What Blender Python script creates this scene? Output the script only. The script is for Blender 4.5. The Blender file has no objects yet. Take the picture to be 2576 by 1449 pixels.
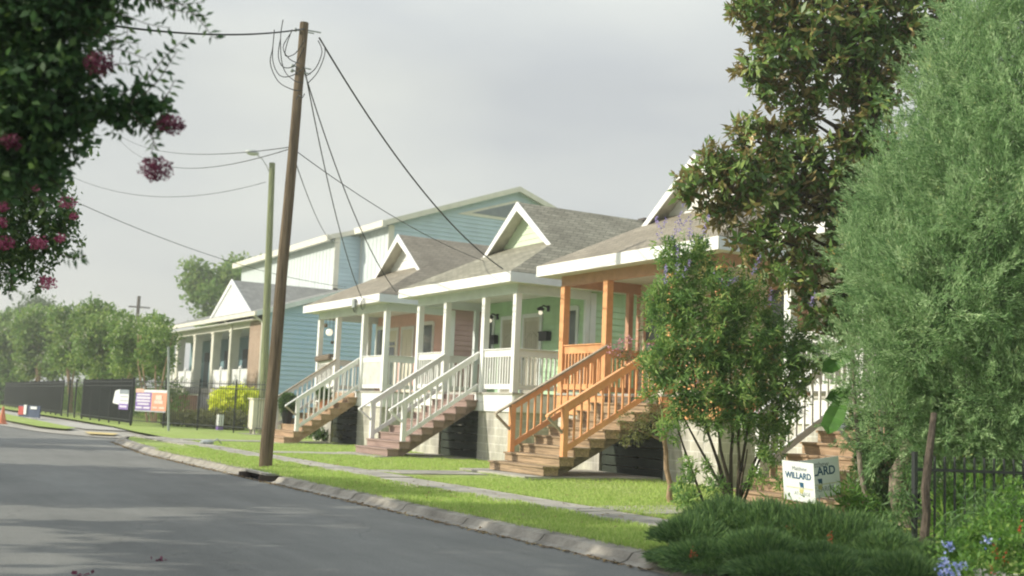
import bpy, math, random
import numpy as np
from mathutils import Vector, Matrix
random.seed(7); rng = np.random.default_rng(7)
S = bpy.context.scene
COL = S.collection
# ------------------------------------------------------------------ camera
F, HC = 2880.0, 1.30
Rm = Matrix(((0.5043181, 0.0727497, 0.8604480), (0.8625097, -0.0905754, -0.4978685), (0.0417156, 0.9932289, -0.1084261)))
CAM = Vector((0, 0, HC))
def ray(u, v): return Rm @ Vector(((u-1288)/F, -(v-724.5)/F, -1))
def at(u, v, d): return CAM + ray(u, v)*d
def onX(u, v, X):
    r = ray(u, v); return CAM + r*(X/r.x)
def onY(u, v, Y):
    r = ray(u, v); return CAM + r*(Y/r.y)
def onZ(u, v, Z):
    r = ray(u, v); return CAM + r*((Z-HC)/r.z)
cam = bpy.data.cameras.new('camera'); co = bpy.data.objects.new('camera', cam); COL.objects.link(co)
cam.sensor_width = 36; cam.lens = F/2576*36; cam.clip_start = .1; cam.clip_end = 5000
co.matrix_world = Matrix.Translation(CAM) @ Rm.to_4x4()
cam.dof.use_dof = True; cam.dof.focus_distance = 15.5; cam.dof.aperture_fstop = 1.6
S.camera = co

# ------------------------------------------------------------------ materials
MATS = {}
def nd(nt, t, **k):
    n = nt.nodes.new(t)
    for a, b in k.items(): setattr(n, a, b)
    return n
def mat(name, c, rough=.7, var=.12, scale=3.0, bump=0.0, bscale=40, c2=None, spec=.3, coord='Object', stretch=(1,1,1), emit=0, metal=0, dirt=0.0):
    if name in MATS: return MATS[name]
    m = bpy.data.materials.new(name); m.use_nodes = True; nt = m.node_tree; nt.nodes.clear(); L = nt.links.new
    out = nd(nt, 'ShaderNodeOutputMaterial'); b = nd(nt, 'ShaderNodeBsdfPrincipled'); L(b.outputs[0], out.inputs[0])
    b.inputs['Roughness'].default_value = rough; b.inputs['Specular IOR Level'].default_value = spec; b.inputs['Metallic'].default_value = metal
    tc = nd(nt, 'ShaderNodeTexCoord'); mp = nd(nt, 'ShaderNodeMapping'); mp.inputs['Scale'].default_value = stretch
    L(tc.outputs[coord], mp.inputs[0])
    nz = nd(nt, 'ShaderNodeTexNoise'); nz.inputs['Scale'].default_value = scale; nz.inputs['Detail'].default_value = 6; nz.inputs['Roughness'].default_value = .65
    L(mp.outputs[0], nz.inputs['Vector'])
    mx = nd(nt, 'ShaderNodeMix', data_type='RGBA')
    if c2 is None: c2 = tuple(x*(1-2*var) for x in c); c1 = tuple(min(1, x*(1+var)) for x in c)
    else: c1 = c
    rmp = nd(nt, 'ShaderNodeMapRange'); rmp.inputs[1].default_value = .3; rmp.inputs[2].default_value = .7; L(nz.outputs['Fac'], rmp.inputs[0])
    mx.inputs[6].default_value = (*c1, 1); mx.inputs[7].default_value = (*c2, 1); L(rmp.outputs[0], mx.inputs[0])
    src = mx.outputs[2]
    if dirt > 0:
        n2 = nd(nt, 'ShaderNodeTexNoise'); n2.inputs['Scale'].default_value = 1.7; n2.inputs['Detail'].default_value = 9
        m2 = nd(nt, 'ShaderNodeMapping'); m2.inputs['Scale'].default_value = (3, 3, .6); L(tc.outputs['Object'], m2.inputs[0]); L(m2.outputs[0], n2.inputs[0])
        r2 = nd(nt, 'ShaderNodeMapRange'); r2.inputs[1].default_value = .5; r2.inputs[2].default_value = .72; r2.inputs[4].default_value = dirt; L(n2.outputs['Fac'], r2.inputs[0])
        x2 = nd(nt, 'ShaderNodeMix', data_type='RGBA'); x2.inputs[7].default_value = (c[0]*.3, c[1]*.3, c[2]*.27, 1); L(src, x2.inputs[6]); L(r2.outputs[0], x2.inputs[0]); src = x2.outputs[2]
    L(src, b.inputs['Base Color'])
    if bump > 0:
        n3 = nd(nt, 'ShaderNodeTexNoise'); n3.inputs['Scale'].default_value = bscale; n3.inputs['Detail'].default_value = 4; L(mp.outputs[0], n3.inputs[0])
        bp = nd(nt, 'ShaderNodeBump'); bp.inputs['Strength'].default_value = bump; bp.inputs['Distance'].default_value = .02; L(n3.outputs['Fac'], bp.inputs['Height']); L(bp.outputs[0], b.inputs['Normal'])
    if emit > 0:
        b.inputs['Emission Color'].default_value = (*c, 1); b.inputs['Emission Strength'].default_value = emit
    MATS[name] = m; return m
def leafmat(name, cols, rough=.55, trans=.25, back=None, spec=.35):
    """cols: list of (pos, rgb) over the per-leaf random value"""
    m = bpy.data.materials.new(name); m.use_nodes = True; nt = m.node_tree; nt.nodes.clear(); L = nt.links.new
    out = nd(nt, 'ShaderNodeOutputMaterial'); b = nd(nt, 'ShaderNodeBsdfPrincipled'); b.inputs['Roughness'].default_value = rough; b.inputs['Specular IOR Level'].default_value = spec
    a = nd(nt, 'ShaderNodeAttribute', attribute_name='rnd'); cr = nd(nt, 'ShaderNodeValToRGB')
    while len(cr.color_ramp.elements) < len(cols): cr.color_ramp.elements.new(.5)
    for e, (p, c) in zip(cr.color_ramp.elements, cols): e.position = p; e.color = (*c, 1)
    L(a.outputs['Fac'], cr.inputs[0]); src = cr.outputs[0]
    if back:
        g = nd(nt, 'ShaderNodeNewGeometry'); mx = nd(nt, 'ShaderNodeMix', data_type='RGBA'); L(g.outputs['Backfacing'], mx.inputs[0]); L(src, mx.inputs[6]); mx.inputs[7].default_value = (*back, 1); src = mx.outputs[2]
    L(src, b.inputs['Base Color'])
    t = nd(nt, 'ShaderNodeBsdfTranslucent'); hs = nd(nt, 'ShaderNodeHueSaturation'); hs.inputs['Value'].default_value = 1.5; L(src, hs.inputs['Color']); L(hs.outputs[0], t.inputs[0])
    ms = nd(nt, 'ShaderNodeMixShader'); ms.inputs[0].default_value = trans; L(b.outputs[0], ms.inputs[1]); L(t.outputs[0], ms.inputs[2]); L(ms.outputs[0], out.inputs[0])
    return m
def brickmat(name, c1, c2, mortar, bw, bh, ms=.02, vec='wall', bump=.5, rough=.85, var=.5, dirt=None):
    m = bpy.data.materials.new(name); m.use_nodes = True; nt = m.node_tree; nt.nodes.clear(); L = nt.links.new
    out = nd(nt, 'ShaderNodeOutputMaterial'); b = nd(nt, 'ShaderNodeBsdfPrincipled'); L(b.outputs[0], out.inputs[0]); b.inputs['Roughness'].default_value = rough; b.inputs['Specular IOR Level'].default_value = .2
    tc = nd(nt, 'ShaderNodeTexCoord'); sp = nd(nt, 'ShaderNodeSeparateXYZ'); L(tc.outputs['Object'], sp.inputs[0])
    ad = nd(nt, 'ShaderNodeMath', operation='ADD'); L(sp.outputs[0], ad.inputs[0]); L(sp.outputs[1], ad.inputs[1])
    cb = nd(nt, 'ShaderNodeCombineXYZ'); L(ad.outputs[0], cb.inputs[0])
    if vec == 'wall': L(sp.outputs[2], cb.inputs[1])
    else:
        ml = nd(nt, 'ShaderNodeMath', operation='MULTIPLY'); ml.inputs[1].default_value = 1.8; L(sp.outputs[2], ml.inputs[0]); L(ml.outputs[0], cb.inputs[1])
    br = nd(nt, 'ShaderNodeTexBrick'); br.inputs['Scale'].default_value = 1; br.inputs['Brick Width'].default_value = bw; br.inputs['Row Height'].default_value = bh; br.inputs['Mortar Size'].default_value = ms
    br.inputs['Color1'].default_value = (*c1, 1); br.inputs['Color2'].default_value = (*c2, 1); br.inputs['Mortar'].default_value = (*mortar, 1); br.inputs['Bias'].default_value = -.1
    L(cb.outputs[0], br.inputs['Vector'])
    nz = nd(nt, 'ShaderNodeTexNoise'); nz.inputs['Scale'].default_value = 1.3; nz.inputs['Detail'].default_value = 8; nz.inputs['Roughness'].default_value = .7
    mp = nd(nt, 'ShaderNodeMapping'); mp.inputs['Scale'].default_value = (1.5, 1.5, .5) if vec == 'wall' else (1, 1, 1); L(tc.outputs['Object'], mp.inputs[0]); L(mp.outputs[0], nz.inputs[0])
    rm = nd(nt, 'ShaderNodeMapRange'); rm.inputs[1].default_value = .35; rm.inputs[2].default_value = .7; rm.inputs[3].default_value = 1.12; rm.inputs[4].default_value = 1-var; L(nz.outputs['Fac'], rm.inputs[0])
    mu = nd(nt, 'ShaderNodeVectorMath', operation='SCALE'); L(br.outputs['Color'], mu.inputs[0]); L(rm.outputs[0], mu.inputs['Scale']); L(mu.outputs[0], b.inputs['Base Color'])
    bp = nd(nt, 'ShaderNodeBump'); bp.inputs['Strength'].default_value = bump; bp.inputs['Distance'].default_value = .01; bp.invert = True; L(br.outputs['Fac'], bp.inputs['Height']); L(bp.outputs[0], b.inputs['Normal'])
    return m

WHITE = mat('white_paint', (.82, .825, .81), .5, .03, 2, dirt=.08)
WHITE2 = mat('aged_white_paint', (.79, .79, .77), .6, .04, 3, dirt=.16)
PALEBLUE = mat('pale_shade_blue_paint', (.66, .71, .72), .6, .06, 2)
CEIL = mat('porch_ceiling_paint', (.74, .74, .67), .7, .05)
GREEN = mat('green_siding_paint', (.44, .64, .42), .6, .06, 2, dirt=.12)
LGREEN = mat('pale_green_siding_paint', (.62, .74, .55), .6, .05, 2)
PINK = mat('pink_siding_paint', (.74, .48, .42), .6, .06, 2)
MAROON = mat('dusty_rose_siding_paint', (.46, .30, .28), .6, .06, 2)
CREAM = mat('cream_siding_paint', (.80, .77, .63), .6, .05, 2)
ORANGE = mat('orange_paint', (.78, .39, .18), .55, .10, 4, dirt=.15)
BROWNP = mat('terracotta_paint', (.54, .31, .21), .55, .08, 4)
WHITEW = mat('white_siding_paint', (.76, .77, .75), .6, .05, 2)
TREAD_T = mat('tan_decking', (.43, .30, .19), .7, .25, 6, bump=.2, stretch=(.3, 6, 6))
TREAD_R = mat('rose_brown_decking', (.34, .245, .21), .7, .2, 6, bump=.2, stretch=(.3, 6, 6))
TREAD_W = mat('weathered_pine_decking', (.40, .29, .18), .7, .32, 5, bump=.3, stretch=(.3, 6, 6))
OLDWOOD = mat('grey_old_wood', (.20, .16, .12), .85, .3, 5, bump=.3, stretch=(1, 1, 6))
HANDW = mat('grey_handrail_wood', (.42, .36, .27), .7, .2, 6)
DARKB = mat('shade_dark_green_board', (.035, .045, .032), .8, .2, 5)  # green boards, with the shade under the stairs put into the dark colour
GLASS = mat('window_glass', (.10, .13, .12), .12, .3, 1.2, spec=.8)
DOORG = mat('grey_screen_door', (.42, .40, .33), .6, .06)
BEIGED = mat('cream_door', (.72, .68, .56), .55, .05)
BLACK = mat('black_metal', (.02, .022, .022), .45, .1)
FENCEM = mat('black_fence_paint', (.03, .036, .034), .5, .1)
LAMPW = mat('lit_lamp_glass', (1, .90, .72), .3, 0, emit=.8)
GALV = mat('galvanised_steel', (.38, .42, .40), .5, .12, 5, metal=.3)
POLE = mat('brown_pole_wood', (.17, .13, .085), .9, .35, 3, bump=.6, bscale=30, stretch=(6, 6, .35))
POLEG = mat('green_treated_pole_wood', (.25, .28, .15), .9, .25, 3, bump=.5, bscale=30, stretch=(6, 6, .35))
WIRE = mat('black_cable', (.05, .055, .055), .6, .1)
CONC = mat('concrete', (.42, .40, .345), .9, .18, 1.4, bump=.3, bscale=30, dirt=.35)
CONCL = mat('pale_concrete', (.45, .44, .39), .9, .15, 1.2, bump=.3, bscale=30, dirt=.3)
BEIGEM = mat('beige_cabinet_paint', (.74, .70, .58), .5, .08, 2, dirt=.15)
BARK = mat('bark', (.10, .08, .06), .95, .35, 8, bump=.8, bscale=25, stretch=(3, 3, .6))
BARKL = mat('pale_bark', (.27, .23, .18), .95, .45, 7, bump=.9, bscale=22, stretch=(2, 2, 1))
BARKT = mat('tan_smooth_bark', (.42, .29, .19), .8, .2, 8, bump=.4)
TEAL = mat('teal_metal_siding', (.46, .59, .65), .5, .05, 1)
TEAL_LIT = mat('sunlit_teal_panel', (.60, .66, .66), .5, .04, 1)  # paler copy of the hall siding, sunlight on street-facing walls put into the colour
TRIMW = mat('off_white_trim', (.72, .70, .60), .6, .06, 2)
GREYV = mat('grey_louvre', (.22, .25, .27), .7, .08)
BLUEW = mat('blue_siding_paint', (.36, .53, .68), .6, .06, .5, c2=(.42, .56, .67))
TEALW = mat('teal_stucco_paint', (.20, .32, .35), .7, .08)
ROOFG = brickmat('grey_shingles', (.25, .24, .185), (.35, .335, .26), (.15, .145, .11), .33, .16, .012, 'roof', .6, .9, .3)
ROOFB = brickmat('brown_shingles', (.25, .225, .175), (.305, .275, .215), (.175, .16, .13), .33, .16, .010, 'roof', .5, .9, .25)
ROOFD = brickmat('dark_grey_shingles', (.23, .235, .22), (.29, .295, .27), (.16, .16, .15), .33, .16, .010, 'roof', .4, .9, .2)
CMU = brickmat('concrete_block', (.52, .50, .435), (.60, .575, .505), (.70, .68, .62), .40, .20, .012, 'wall', .5, .9, .55)
BRICK = brickmat('tan_brick', (.34, .235, .17), (.42, .30, .22), (.42, .37, .30), .21, .075, .008, 'wall', .4, .9, .25)
REDBR = brickmat('red_brick', (.30, .14, .10), (.36, .18, .12), (.35, .30, .26), .21, .075, .008, 'wall', .4, .9, .25)

# ------------------------------------------------------------------ mesh builder
class MB:
    def __init__(s): s.v = []; s.f = []
    def quad(s, *p):
        n = len(s.v); s.v += [tuple(q) for q in p]; s.f.append(tuple(range(n, n+len(p)))); return s
    def box(s, x0, x1, y0, y1, z0, z1):
        n = len(s.v)
        s.v += [(x0,y0,z0),(x1,y0,z0),(x1,y1,z0),(x0,y1,z0),(x0,y0,z1),(x1,y0,z1),(x1,y1,z1),(x0,y1,z1)]
        s.f += [tuple(n+i for i in q) for q in ((0,3,2,1),(4,5,6,7),(0,1,5,4),(1,2,6,5),(2,3,7,6),(3,0,4,7))]; return s
    def beam(s, p, q, w, h, up=Vector((0,0,1))):
        p = Vector(p); q = Vector(q); d = (q-p).normalized(); a = d.cross(up).normalized()*(w/2); b = a.cross(d).normalized()*(h/2)
        n = len(s.v); s.v += [tuple(x) for x in (p-a-b, p+a-b, p+a+b, p-a+b, q-a-b, q+a-b, q+a+b, q-a+b)]
        s.f += [tuple(n+i for i in t) for t in ((0,1,2,3),(7,6,5,4),(0,4,5,1),(1,5,6,2),(2,6,7,3),(3,7,4,0))]; return s
    def vbeam(s, p, q, w, h):
        """beam along p->q in a vertical plane with plumb end cuts; w horizontal, h vertical height centred"""
        p = Vector(p); q = Vector(q); d = (q-p); a = Vector((-d.y, d.x, 0)).normalized()*(w/2); b = Vector((0,0,h/2))
        n = len(s.v); s.v += [tuple(x) for x in (p+a-b, p-a-b, p-a+b, p+a+b, q+a-b, q-a-b, q-a+b, q+a+b)]
        s.f += [tuple(n+i for i in t) for t in ((0,1,2,3),(7,6,5,4),(0,4,5,1),(1,5,6,2),(2,6,7,3),(3,7,4,0))]; return s
    def prism(s, poly, ext):
        """poly list of 3D points, extruded by vector"""
        n = len(s.v); k = len(poly); e = Vector(ext); s.v += [tuple(p) for p in poly]+[tuple(Vector(p)+e) for p in poly]
        s.f.append(tuple(range(n, n+k))); s.f.append(tuple(range(n+2*k-1, n+k-1, -1)))
        for i in range(k): j = (i+1) % k; s.f.append((n+i, n+k+i, n+k+j, n+j))
        return s
    def tube(s, pts, rad, seg=8, cap=True, wob=0):
        pts = [Vector(p) for p in pts]; n0 = len(s.v)
        if not hasattr(rad, '__len__'): rad = [rad]*len(pts)
        for i, p in enumerate(pts):
            d = (pts[min(i+1, len(pts)-1)]-pts[max(i-1, 0)]).normalized()
            a = d.orthogonal().normalized() if i == 0 else (a-d*a.dot(d)).normalized()
            b = d.cross(a)
            for k in range(seg):
                t = 2*math.pi*k/seg; r = rad[i]*(1+wob*random.uniform(-1, 1)); s.v.append(tuple(p+a*(r*math.cos(t))+b*(r*math.sin(t))))
        for i in range(len(pts)-1):
            for k in range(seg): s.f.append((n0+i*seg+k, n0+i*seg+(k+1) % seg, n0+(i+1)*seg+(k+1) % seg, n0+(i+1)*seg+k))
        if cap: s.f.append(tuple(n0+k for k in range(seg-1, -1, -1))); s.f.append(tuple(n0+(len(pts)-1)*seg+k for k in range(seg)))
        return s
    def ball(s, c, r, seg=10, rings=6):
        if not hasattr(r, '__len__'): r = (r, r, r)
        c = Vector(c); pts = []
        n0 = len(s.v)
        for i in range(rings+1):
            ph = math.pi*i/rings
            for k in range(seg): t = 2*math.pi*k/seg; s.v.append((c.x+r[0]*math.sin(ph)*math.cos(t), c.y+r[1]*math.sin(ph)*math.sin(t), c.z-r[2]*math.cos(ph)))
        for i in range(rings):
            for k in range(seg): s.f.append((n0+i*seg+k, n0+i*seg+(k+1) % seg, n0+(i+1)*seg+(k+1) % seg, n0+(i+1)*seg+k))
        return s
    def lathe(s, prof, c, seg=14):
        n0 = len(s.v)
        for r, z in prof:
            for k in range(seg): t = 2*math.pi*k/seg; s.v.append((c[0]+r*math.cos(t), c[1]+r*math.sin(t), c[2]+z))
        for i in range(len(prof)-1):
            for k in range(seg): s.f.append((n0+i*seg+k, n0+i*seg+(k+1) % seg, n0+(i+1)*seg+(k+1) % seg, n0+(i+1)*seg+k))
        s.f.append(tuple(n0+k for k in range(seg-1, -1, -1))); s.f.append(tuple(n0+(len(prof)-1)*seg+k for k in range(seg)))
        return s
    def build(s, name, m, parent=None, smooth=False, bevel=0):
        me = bpy.data.meshes.new(name); me.from_pydata(s.v, [], s.f); me.update()
        o = bpy.data.objects.new(name, me); COL.objects.link(o); me.materials.append(m)
        if smooth: me.shade_smooth()
        if parent is not None: attach(o, parent)
        if bevel:
            md = o.modifiers.new('bevel', 'BEVEL'); md.width = bevel; md.segments = 2; md.limit_method = 'ANGLE'
        return o
ORG = {}
def attach(o, parent):
    """keep the world placement of geometry given in world coordinates"""
    o.parent = parent
    w = ORG.get(parent.name, Vector((0, 0, 0)))
    if o.type == 'MESH' and w.length > 0: o.data.transform(Matrix.Translation(-w))
    ORG[o.name] = w        # children of this part share the same origin, part itself sits at parent's origin
def thing(name, label, cat, loc, group=None):
    o = bpy.data.objects.new(name, None); o.empty_display_size = .2; COL.objects.link(o); o.location = loc
    ORG[o.name] = Vector(loc); tag(o, label, cat, group); return o
def tag(o, label=None, cat=None, group=None, kind=None):
    for k, v in (('label', label), ('category', cat), ('group', group), ('kind', kind)):
        if v: o[k] = v
    return o
def struct(name, mb, m):
    o = mb.build(name, m); o['kind'] = 'structure'; return o
def siding(mb, p, q, z0, z1, n, course=.16, lap=.026, ztop=None):
    """lap siding on a vertical wall from p to q (xy), outward normal n (xy); ztop(t) clips the top"""
    p = Vector((*p, 0)); q = Vector((*q, 0)); n = Vector((*n, 0)); z = z0
    while z < z1-.001:
        zt = min(z+course, z1)
        a, b = p, q
        if ztop:
            t0, t1 = ztop(zt)
            if t1 <= t0: break
            a = p.lerp(q, t0); b = p.lerp(q, t1)
        lo = n*lap; hi = n*.002; U = Vector((0, 0, 1))
        mb.quad(a+lo+U*z, b+lo+U*z, b+hi+U*zt, a+hi+U*zt)
        mb.quad(a+hi*0+U*z, b+hi*0+U*z, b+lo+U*z, a+lo+U*z)
        z = zt
# ------------------------------------------------------------------ foliage
def leaves(name, C, D, N, ln, wd, m, parent=None, rnd=None, fold=0):
    """diamond leaves: C base points, D directions, N normals; ln, wd arrays"""
    n = len(C); D = D/np.linalg.norm(D, axis=1)[:, None]
    Sd = np.cross(D, N); Sd /= (np.linalg.norm(Sd, axis=1)[:, None]+1e-9)
    ln = np.broadcast_to(ln, (n,))[:, None]; wd = np.broadcast_to(wd, (n,))[:, None]
    Nn = np.cross(Sd, D)
    V = np.empty((n, 4, 3)); V[:, 0] = C; V[:, 1] = C+D*ln*.45+Sd*wd*.5+Nn*ln*.05; V[:, 2] = C+D*ln-Nn*ln*.08; V[:, 3] = C+D*ln*.45-Sd*wd*.5+Nn*ln*.05
    me = bpy.data.meshes.new(name); me.vertices.add(4*n); me.vertices.foreach_set('co', V.reshape(-1))
    me.loops.add(4*n); me.loops.foreach_set('vertex_index', np.arange(4*n, dtype=np.int32))
    me.polygons.add(n); me.polygons.foreach_set('loop_start', np.arange(0, 4*n, 4, dtype=np.int32)); me.update()
    a = me.attributes.new('rnd', 'FLOAT', 'FACE')
    if rnd is None: rnd = rng.random(n)
    a.data.foreach_set('value', np.asarray(rnd, dtype=np.float32)); me.materials.append(m); me.validate()
    o = bpy.data.objects.new(name, me); COL.objects.link(o)
    if parent is not None: attach(o, parent)
    return o
def unit(n):
    v = rng.normal(size=(n, 3)); return v/np.linalg.norm(v, axis=1)[:, None]
def clumps(blobs, dens, shell=.55, cull=True):
    """blobs: (x,y,z,rx,ry,rz[,w]). returns clump centres and outward dirs"""
    P = []; O = []
    for i, b in enumerate(blobs):
        c = np.array(b[:3]); r = np.array(b[3:6]); w = b[6] if len(b) > 6 else 1
        n = max(3, int(dens*w*(r[0]*r[1]+r[1]*r[2]+r[0]*r[2])*4.2))
        u = unit(n); k = shell+(1-shell)*rng.random(n)**.6; p = c+u*r*k[:, None]*(1+.12*rng.normal(size=(n, 1)))
        if cull:
            ok = np.ones(n, bool)
            for j, d in enumerate(blobs):
                if j != i:
                    q = (p-np.array(d[:3]))/np.array(d[3:6]); ok &= (q**2).sum(1) > .35
            p = p[ok]; u = u[ok]
        P.append(p); O.append(u)
    return np.vstack(P), np.vstack(O)
def foliage(name, blobs, dens, per, cr, ln, wd, m, parent, mode='random', shell=.55, up=.2, var=.3, zmin=.15):
    P, O = clumps(blobs, dens, shell); n = len(P)
    C = np.repeat(P, per, 0); OO = np.repeat(O, per, 0); N = n*per
    cv = np.repeat(rng.random(n), per)
    if mode == 'rosette':
        D = unit(N)*1.0+OO*.45+np.array([0, 0, up]); Nn = np.array([0, 0, .45])+OO*1.0+unit(N)*.45; C = C+unit(N)*cr*.35
    elif mode == 'feather':
        cv = np.repeat(rng.random(n)**1.3, per)
        ax = np.repeat(O*.8+unit(n)*.7+np.array([0, 0, up]), per, 0); ax /= np.linalg.norm(ax, axis=1)[:, None]
        t = rng.random(N)[:, None]; C = C+ax*t*cr*1.6+unit(N)*cr*.28*(1.1-t); D = ax+unit(N)*.55; Nn = unit(N)
    elif mode == 'droop':
        C = C+unit(N)*cr*rng.random(N)[:, None]**.5; D = unit(N)*.8+np.array([0, 0, -.7]); Nn = OO*.6+unit(N)*.8
    else:
        C = C+unit(N)*cr*rng.random(N)[:, None]**.5; D = unit(N)+OO*.3+np.array([0, 0, up]); Nn = np.array([0, 0, .8])+OO*.5+unit(N)*.8
    L_ = ln*(1+var*(rng.random(N)*2-1)); ok = C[:, 2] > zmin
    return leaves(name, C[ok], D[ok], Nn[ok], L_[ok], (L_*wd/ln)[ok], m, parent, np.clip(.55*cv+.45*rng.random(N), 0, 1)[ok])
def pb(u, v, r, d, ry=None, w=1):
    """a crown lobe seen round (u,v) with the radius r (photo px) at depth d"""
    p = at(u, v, d); k = d/F
    rr = r*k; return (p.x, p.y, p.z, rr*1.0, rr if ry is None else ry, rr*.95, w)

exec_parts = []
# ------------------------------------------------------------------ the raised cottages
D0 = 14.0; GZ = .12; DECK = 1.79; HB = 4.22; HT = 4.46; RT = 2.85; YW = 16.2
def baluster_row(parent, pts, z0f, z1f, m, w=.038):
    """thin square pickets at pts [(x,y)], z0f/z1f functions of index; the first is built, the others are copies"""
    for i, (x, y) in enumerate(pts):
        MB().box(x-w/2, x+w/2, y-w/2, y+w/2, z0f(i), z1f(i)).build('baluster', m, parent)
def railing(root, p, q, m, solid=False, gap=.125, pm=None):
    p = Vector(p); q = Vector(q); L = (q-p).length; d = (q-p)/L; nrm = Vector((-d.y, d.x))
    top = MB().vbeam((p.x, p.y, RT-.09), (q.x, q.y, RT-.09), .045, .17)
    top.vbeam((p.x, p.y, RT+.012), (q.x, q.y, RT+.012), .10, .028)
    r = top.build('railing', m, root)
    MB().vbeam((p.x, p.y, DECK+.145), (q.x, q.y, DECK+.145), .045, .12).build('bottom_rail', m, r)
    if solid:
        MB().vbeam((p.x, p.y, (RT+DECK)/2+.01), (q.x, q.y, (RT+DECK)/2+.01), .02, RT-DECK-.37).build('privacy_panel', pm or m, r)
    else:
        k = int(L/gap); pts = [(p.x+d.x*(i+.5)*L/k, p.y+d.y*(i+.5)*L/k) for i in range(k)]
        baluster_row(r, pts, lambda i: DECK+.19, lambda i: RT-.17, m)
    return r
def window(root, xc, w, z0, z1, y, trim, lit=None):
    f = MB(); t = .10; x0, x1 = xc-w/2, xc+w/2
    f.box(x0-t, x0, y-.05, y, z0-t, z1+t); f.box(x1, x1+t, y-.05, y, z0-t, z1+t); f.box(x0, x1, y-.05, y, z1, z1+t+.03); f.box(x0, x1, y-.065, y, z0-t, z0)
    zm = z0+(z1-z0)*.36
    f.box(x0, x1, y-.052, y, zm-.03, zm+.03)
    o = f.build('window', trim, root)
    MB().box(x0, x1, y-.045, y-.032, z0, z1).build('pane', GLASS, o)
    return o
def door(root, xc, w, z0, z1, y, trim, m, kind):
    f = MB(); t = .11; x0, x1 = xc-w/2, xc+w/2
    f.box(x0-t, x0, y-.06, y, z0, z1+t); f.box(x1, x1+t, y-.06, y, z0, z1+t); f.box(x0, x1, y-.06, y, z1, z1+t)
    o = f.build('door_frame', trim, root)
    dd = MB().box(x0, x1, y-.045, y-.005, z0+.01, z1).build('door', m, o)
    g = MB()
    if kind == 'grille':
        for i in range(7):
            xx = x0+.10+(w-.2)*i/6; zt = z1-.42-.10*abs(i-3)/3*1.5; g.box(xx-.012, xx+.012, y-.06, y-.047, z0+.1, zt)
        pts = [(x0+.1+(w-.2)*i/10, y-.055, z1-.57+.17*math.sin(math.pi*i/10)) for i in range(11)]
        g.tube(pts, .018, 6); g.box(x0+.0, x0+.08, y-.058, y-.047, z0, z1); g.box(x1-.08, x1, y-.058, y-.047, z0, z1); g.box(x0+.08, x1-.08, y-.058, y-.047, z1-.1, z1); g.box(x0+.08, x1-.08, y-.058, y-.047, z0, z0+.1)
        g.build('grille', mat('pale_door_bars', (.50, .49, .42), .5), o)
    elif kind == 'glass':
        MB().box(x0+.14, x1-.14, y-.052, y-.046, z0+.3, z1-.55).build('door_glass', GLASS, o)
        MB().box(x0+.14, x1-.14, y-.052, y-.046, z1-.5, z1-.38).build('door_glass', GLASS, o)
    else:
        for (a, b) in ((.25, .9), (1.05, 1.85)):
            g.box(x0+.12, xc-.05, y-.053, y-.046, z0+a, z0+b); g.box(xc+.05, x1-.12, y-.053, y-.046, z0+a, z0+b)
        g.build('door_panel', m, o)
    MB().ball((x0+.07, y-.07, z0+1.0), .03).build('door_knob', BLACK, o, smooth=True)
def sconce(root, x, y, z):
    b = MB().box(x+.02, x+.12, y-.03, y, z-.06, z+.10).tube([(x+.07, y-.03, z+.05), (x+.05, y-.16, z+.09), (x-.02, y-.2, z+.03)], .022, 6).lathe([(.05, -.03), (.10, .0), (.11, .03), (.03, .08)], (x-.02, y-.2, z-.02), 10).build('porch_light', BLACK, root)
    MB().ball((x-.02, y-.2, z-.10), .058, 10, 6).build('bulb', LAMPW, b, smooth=True)
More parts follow.
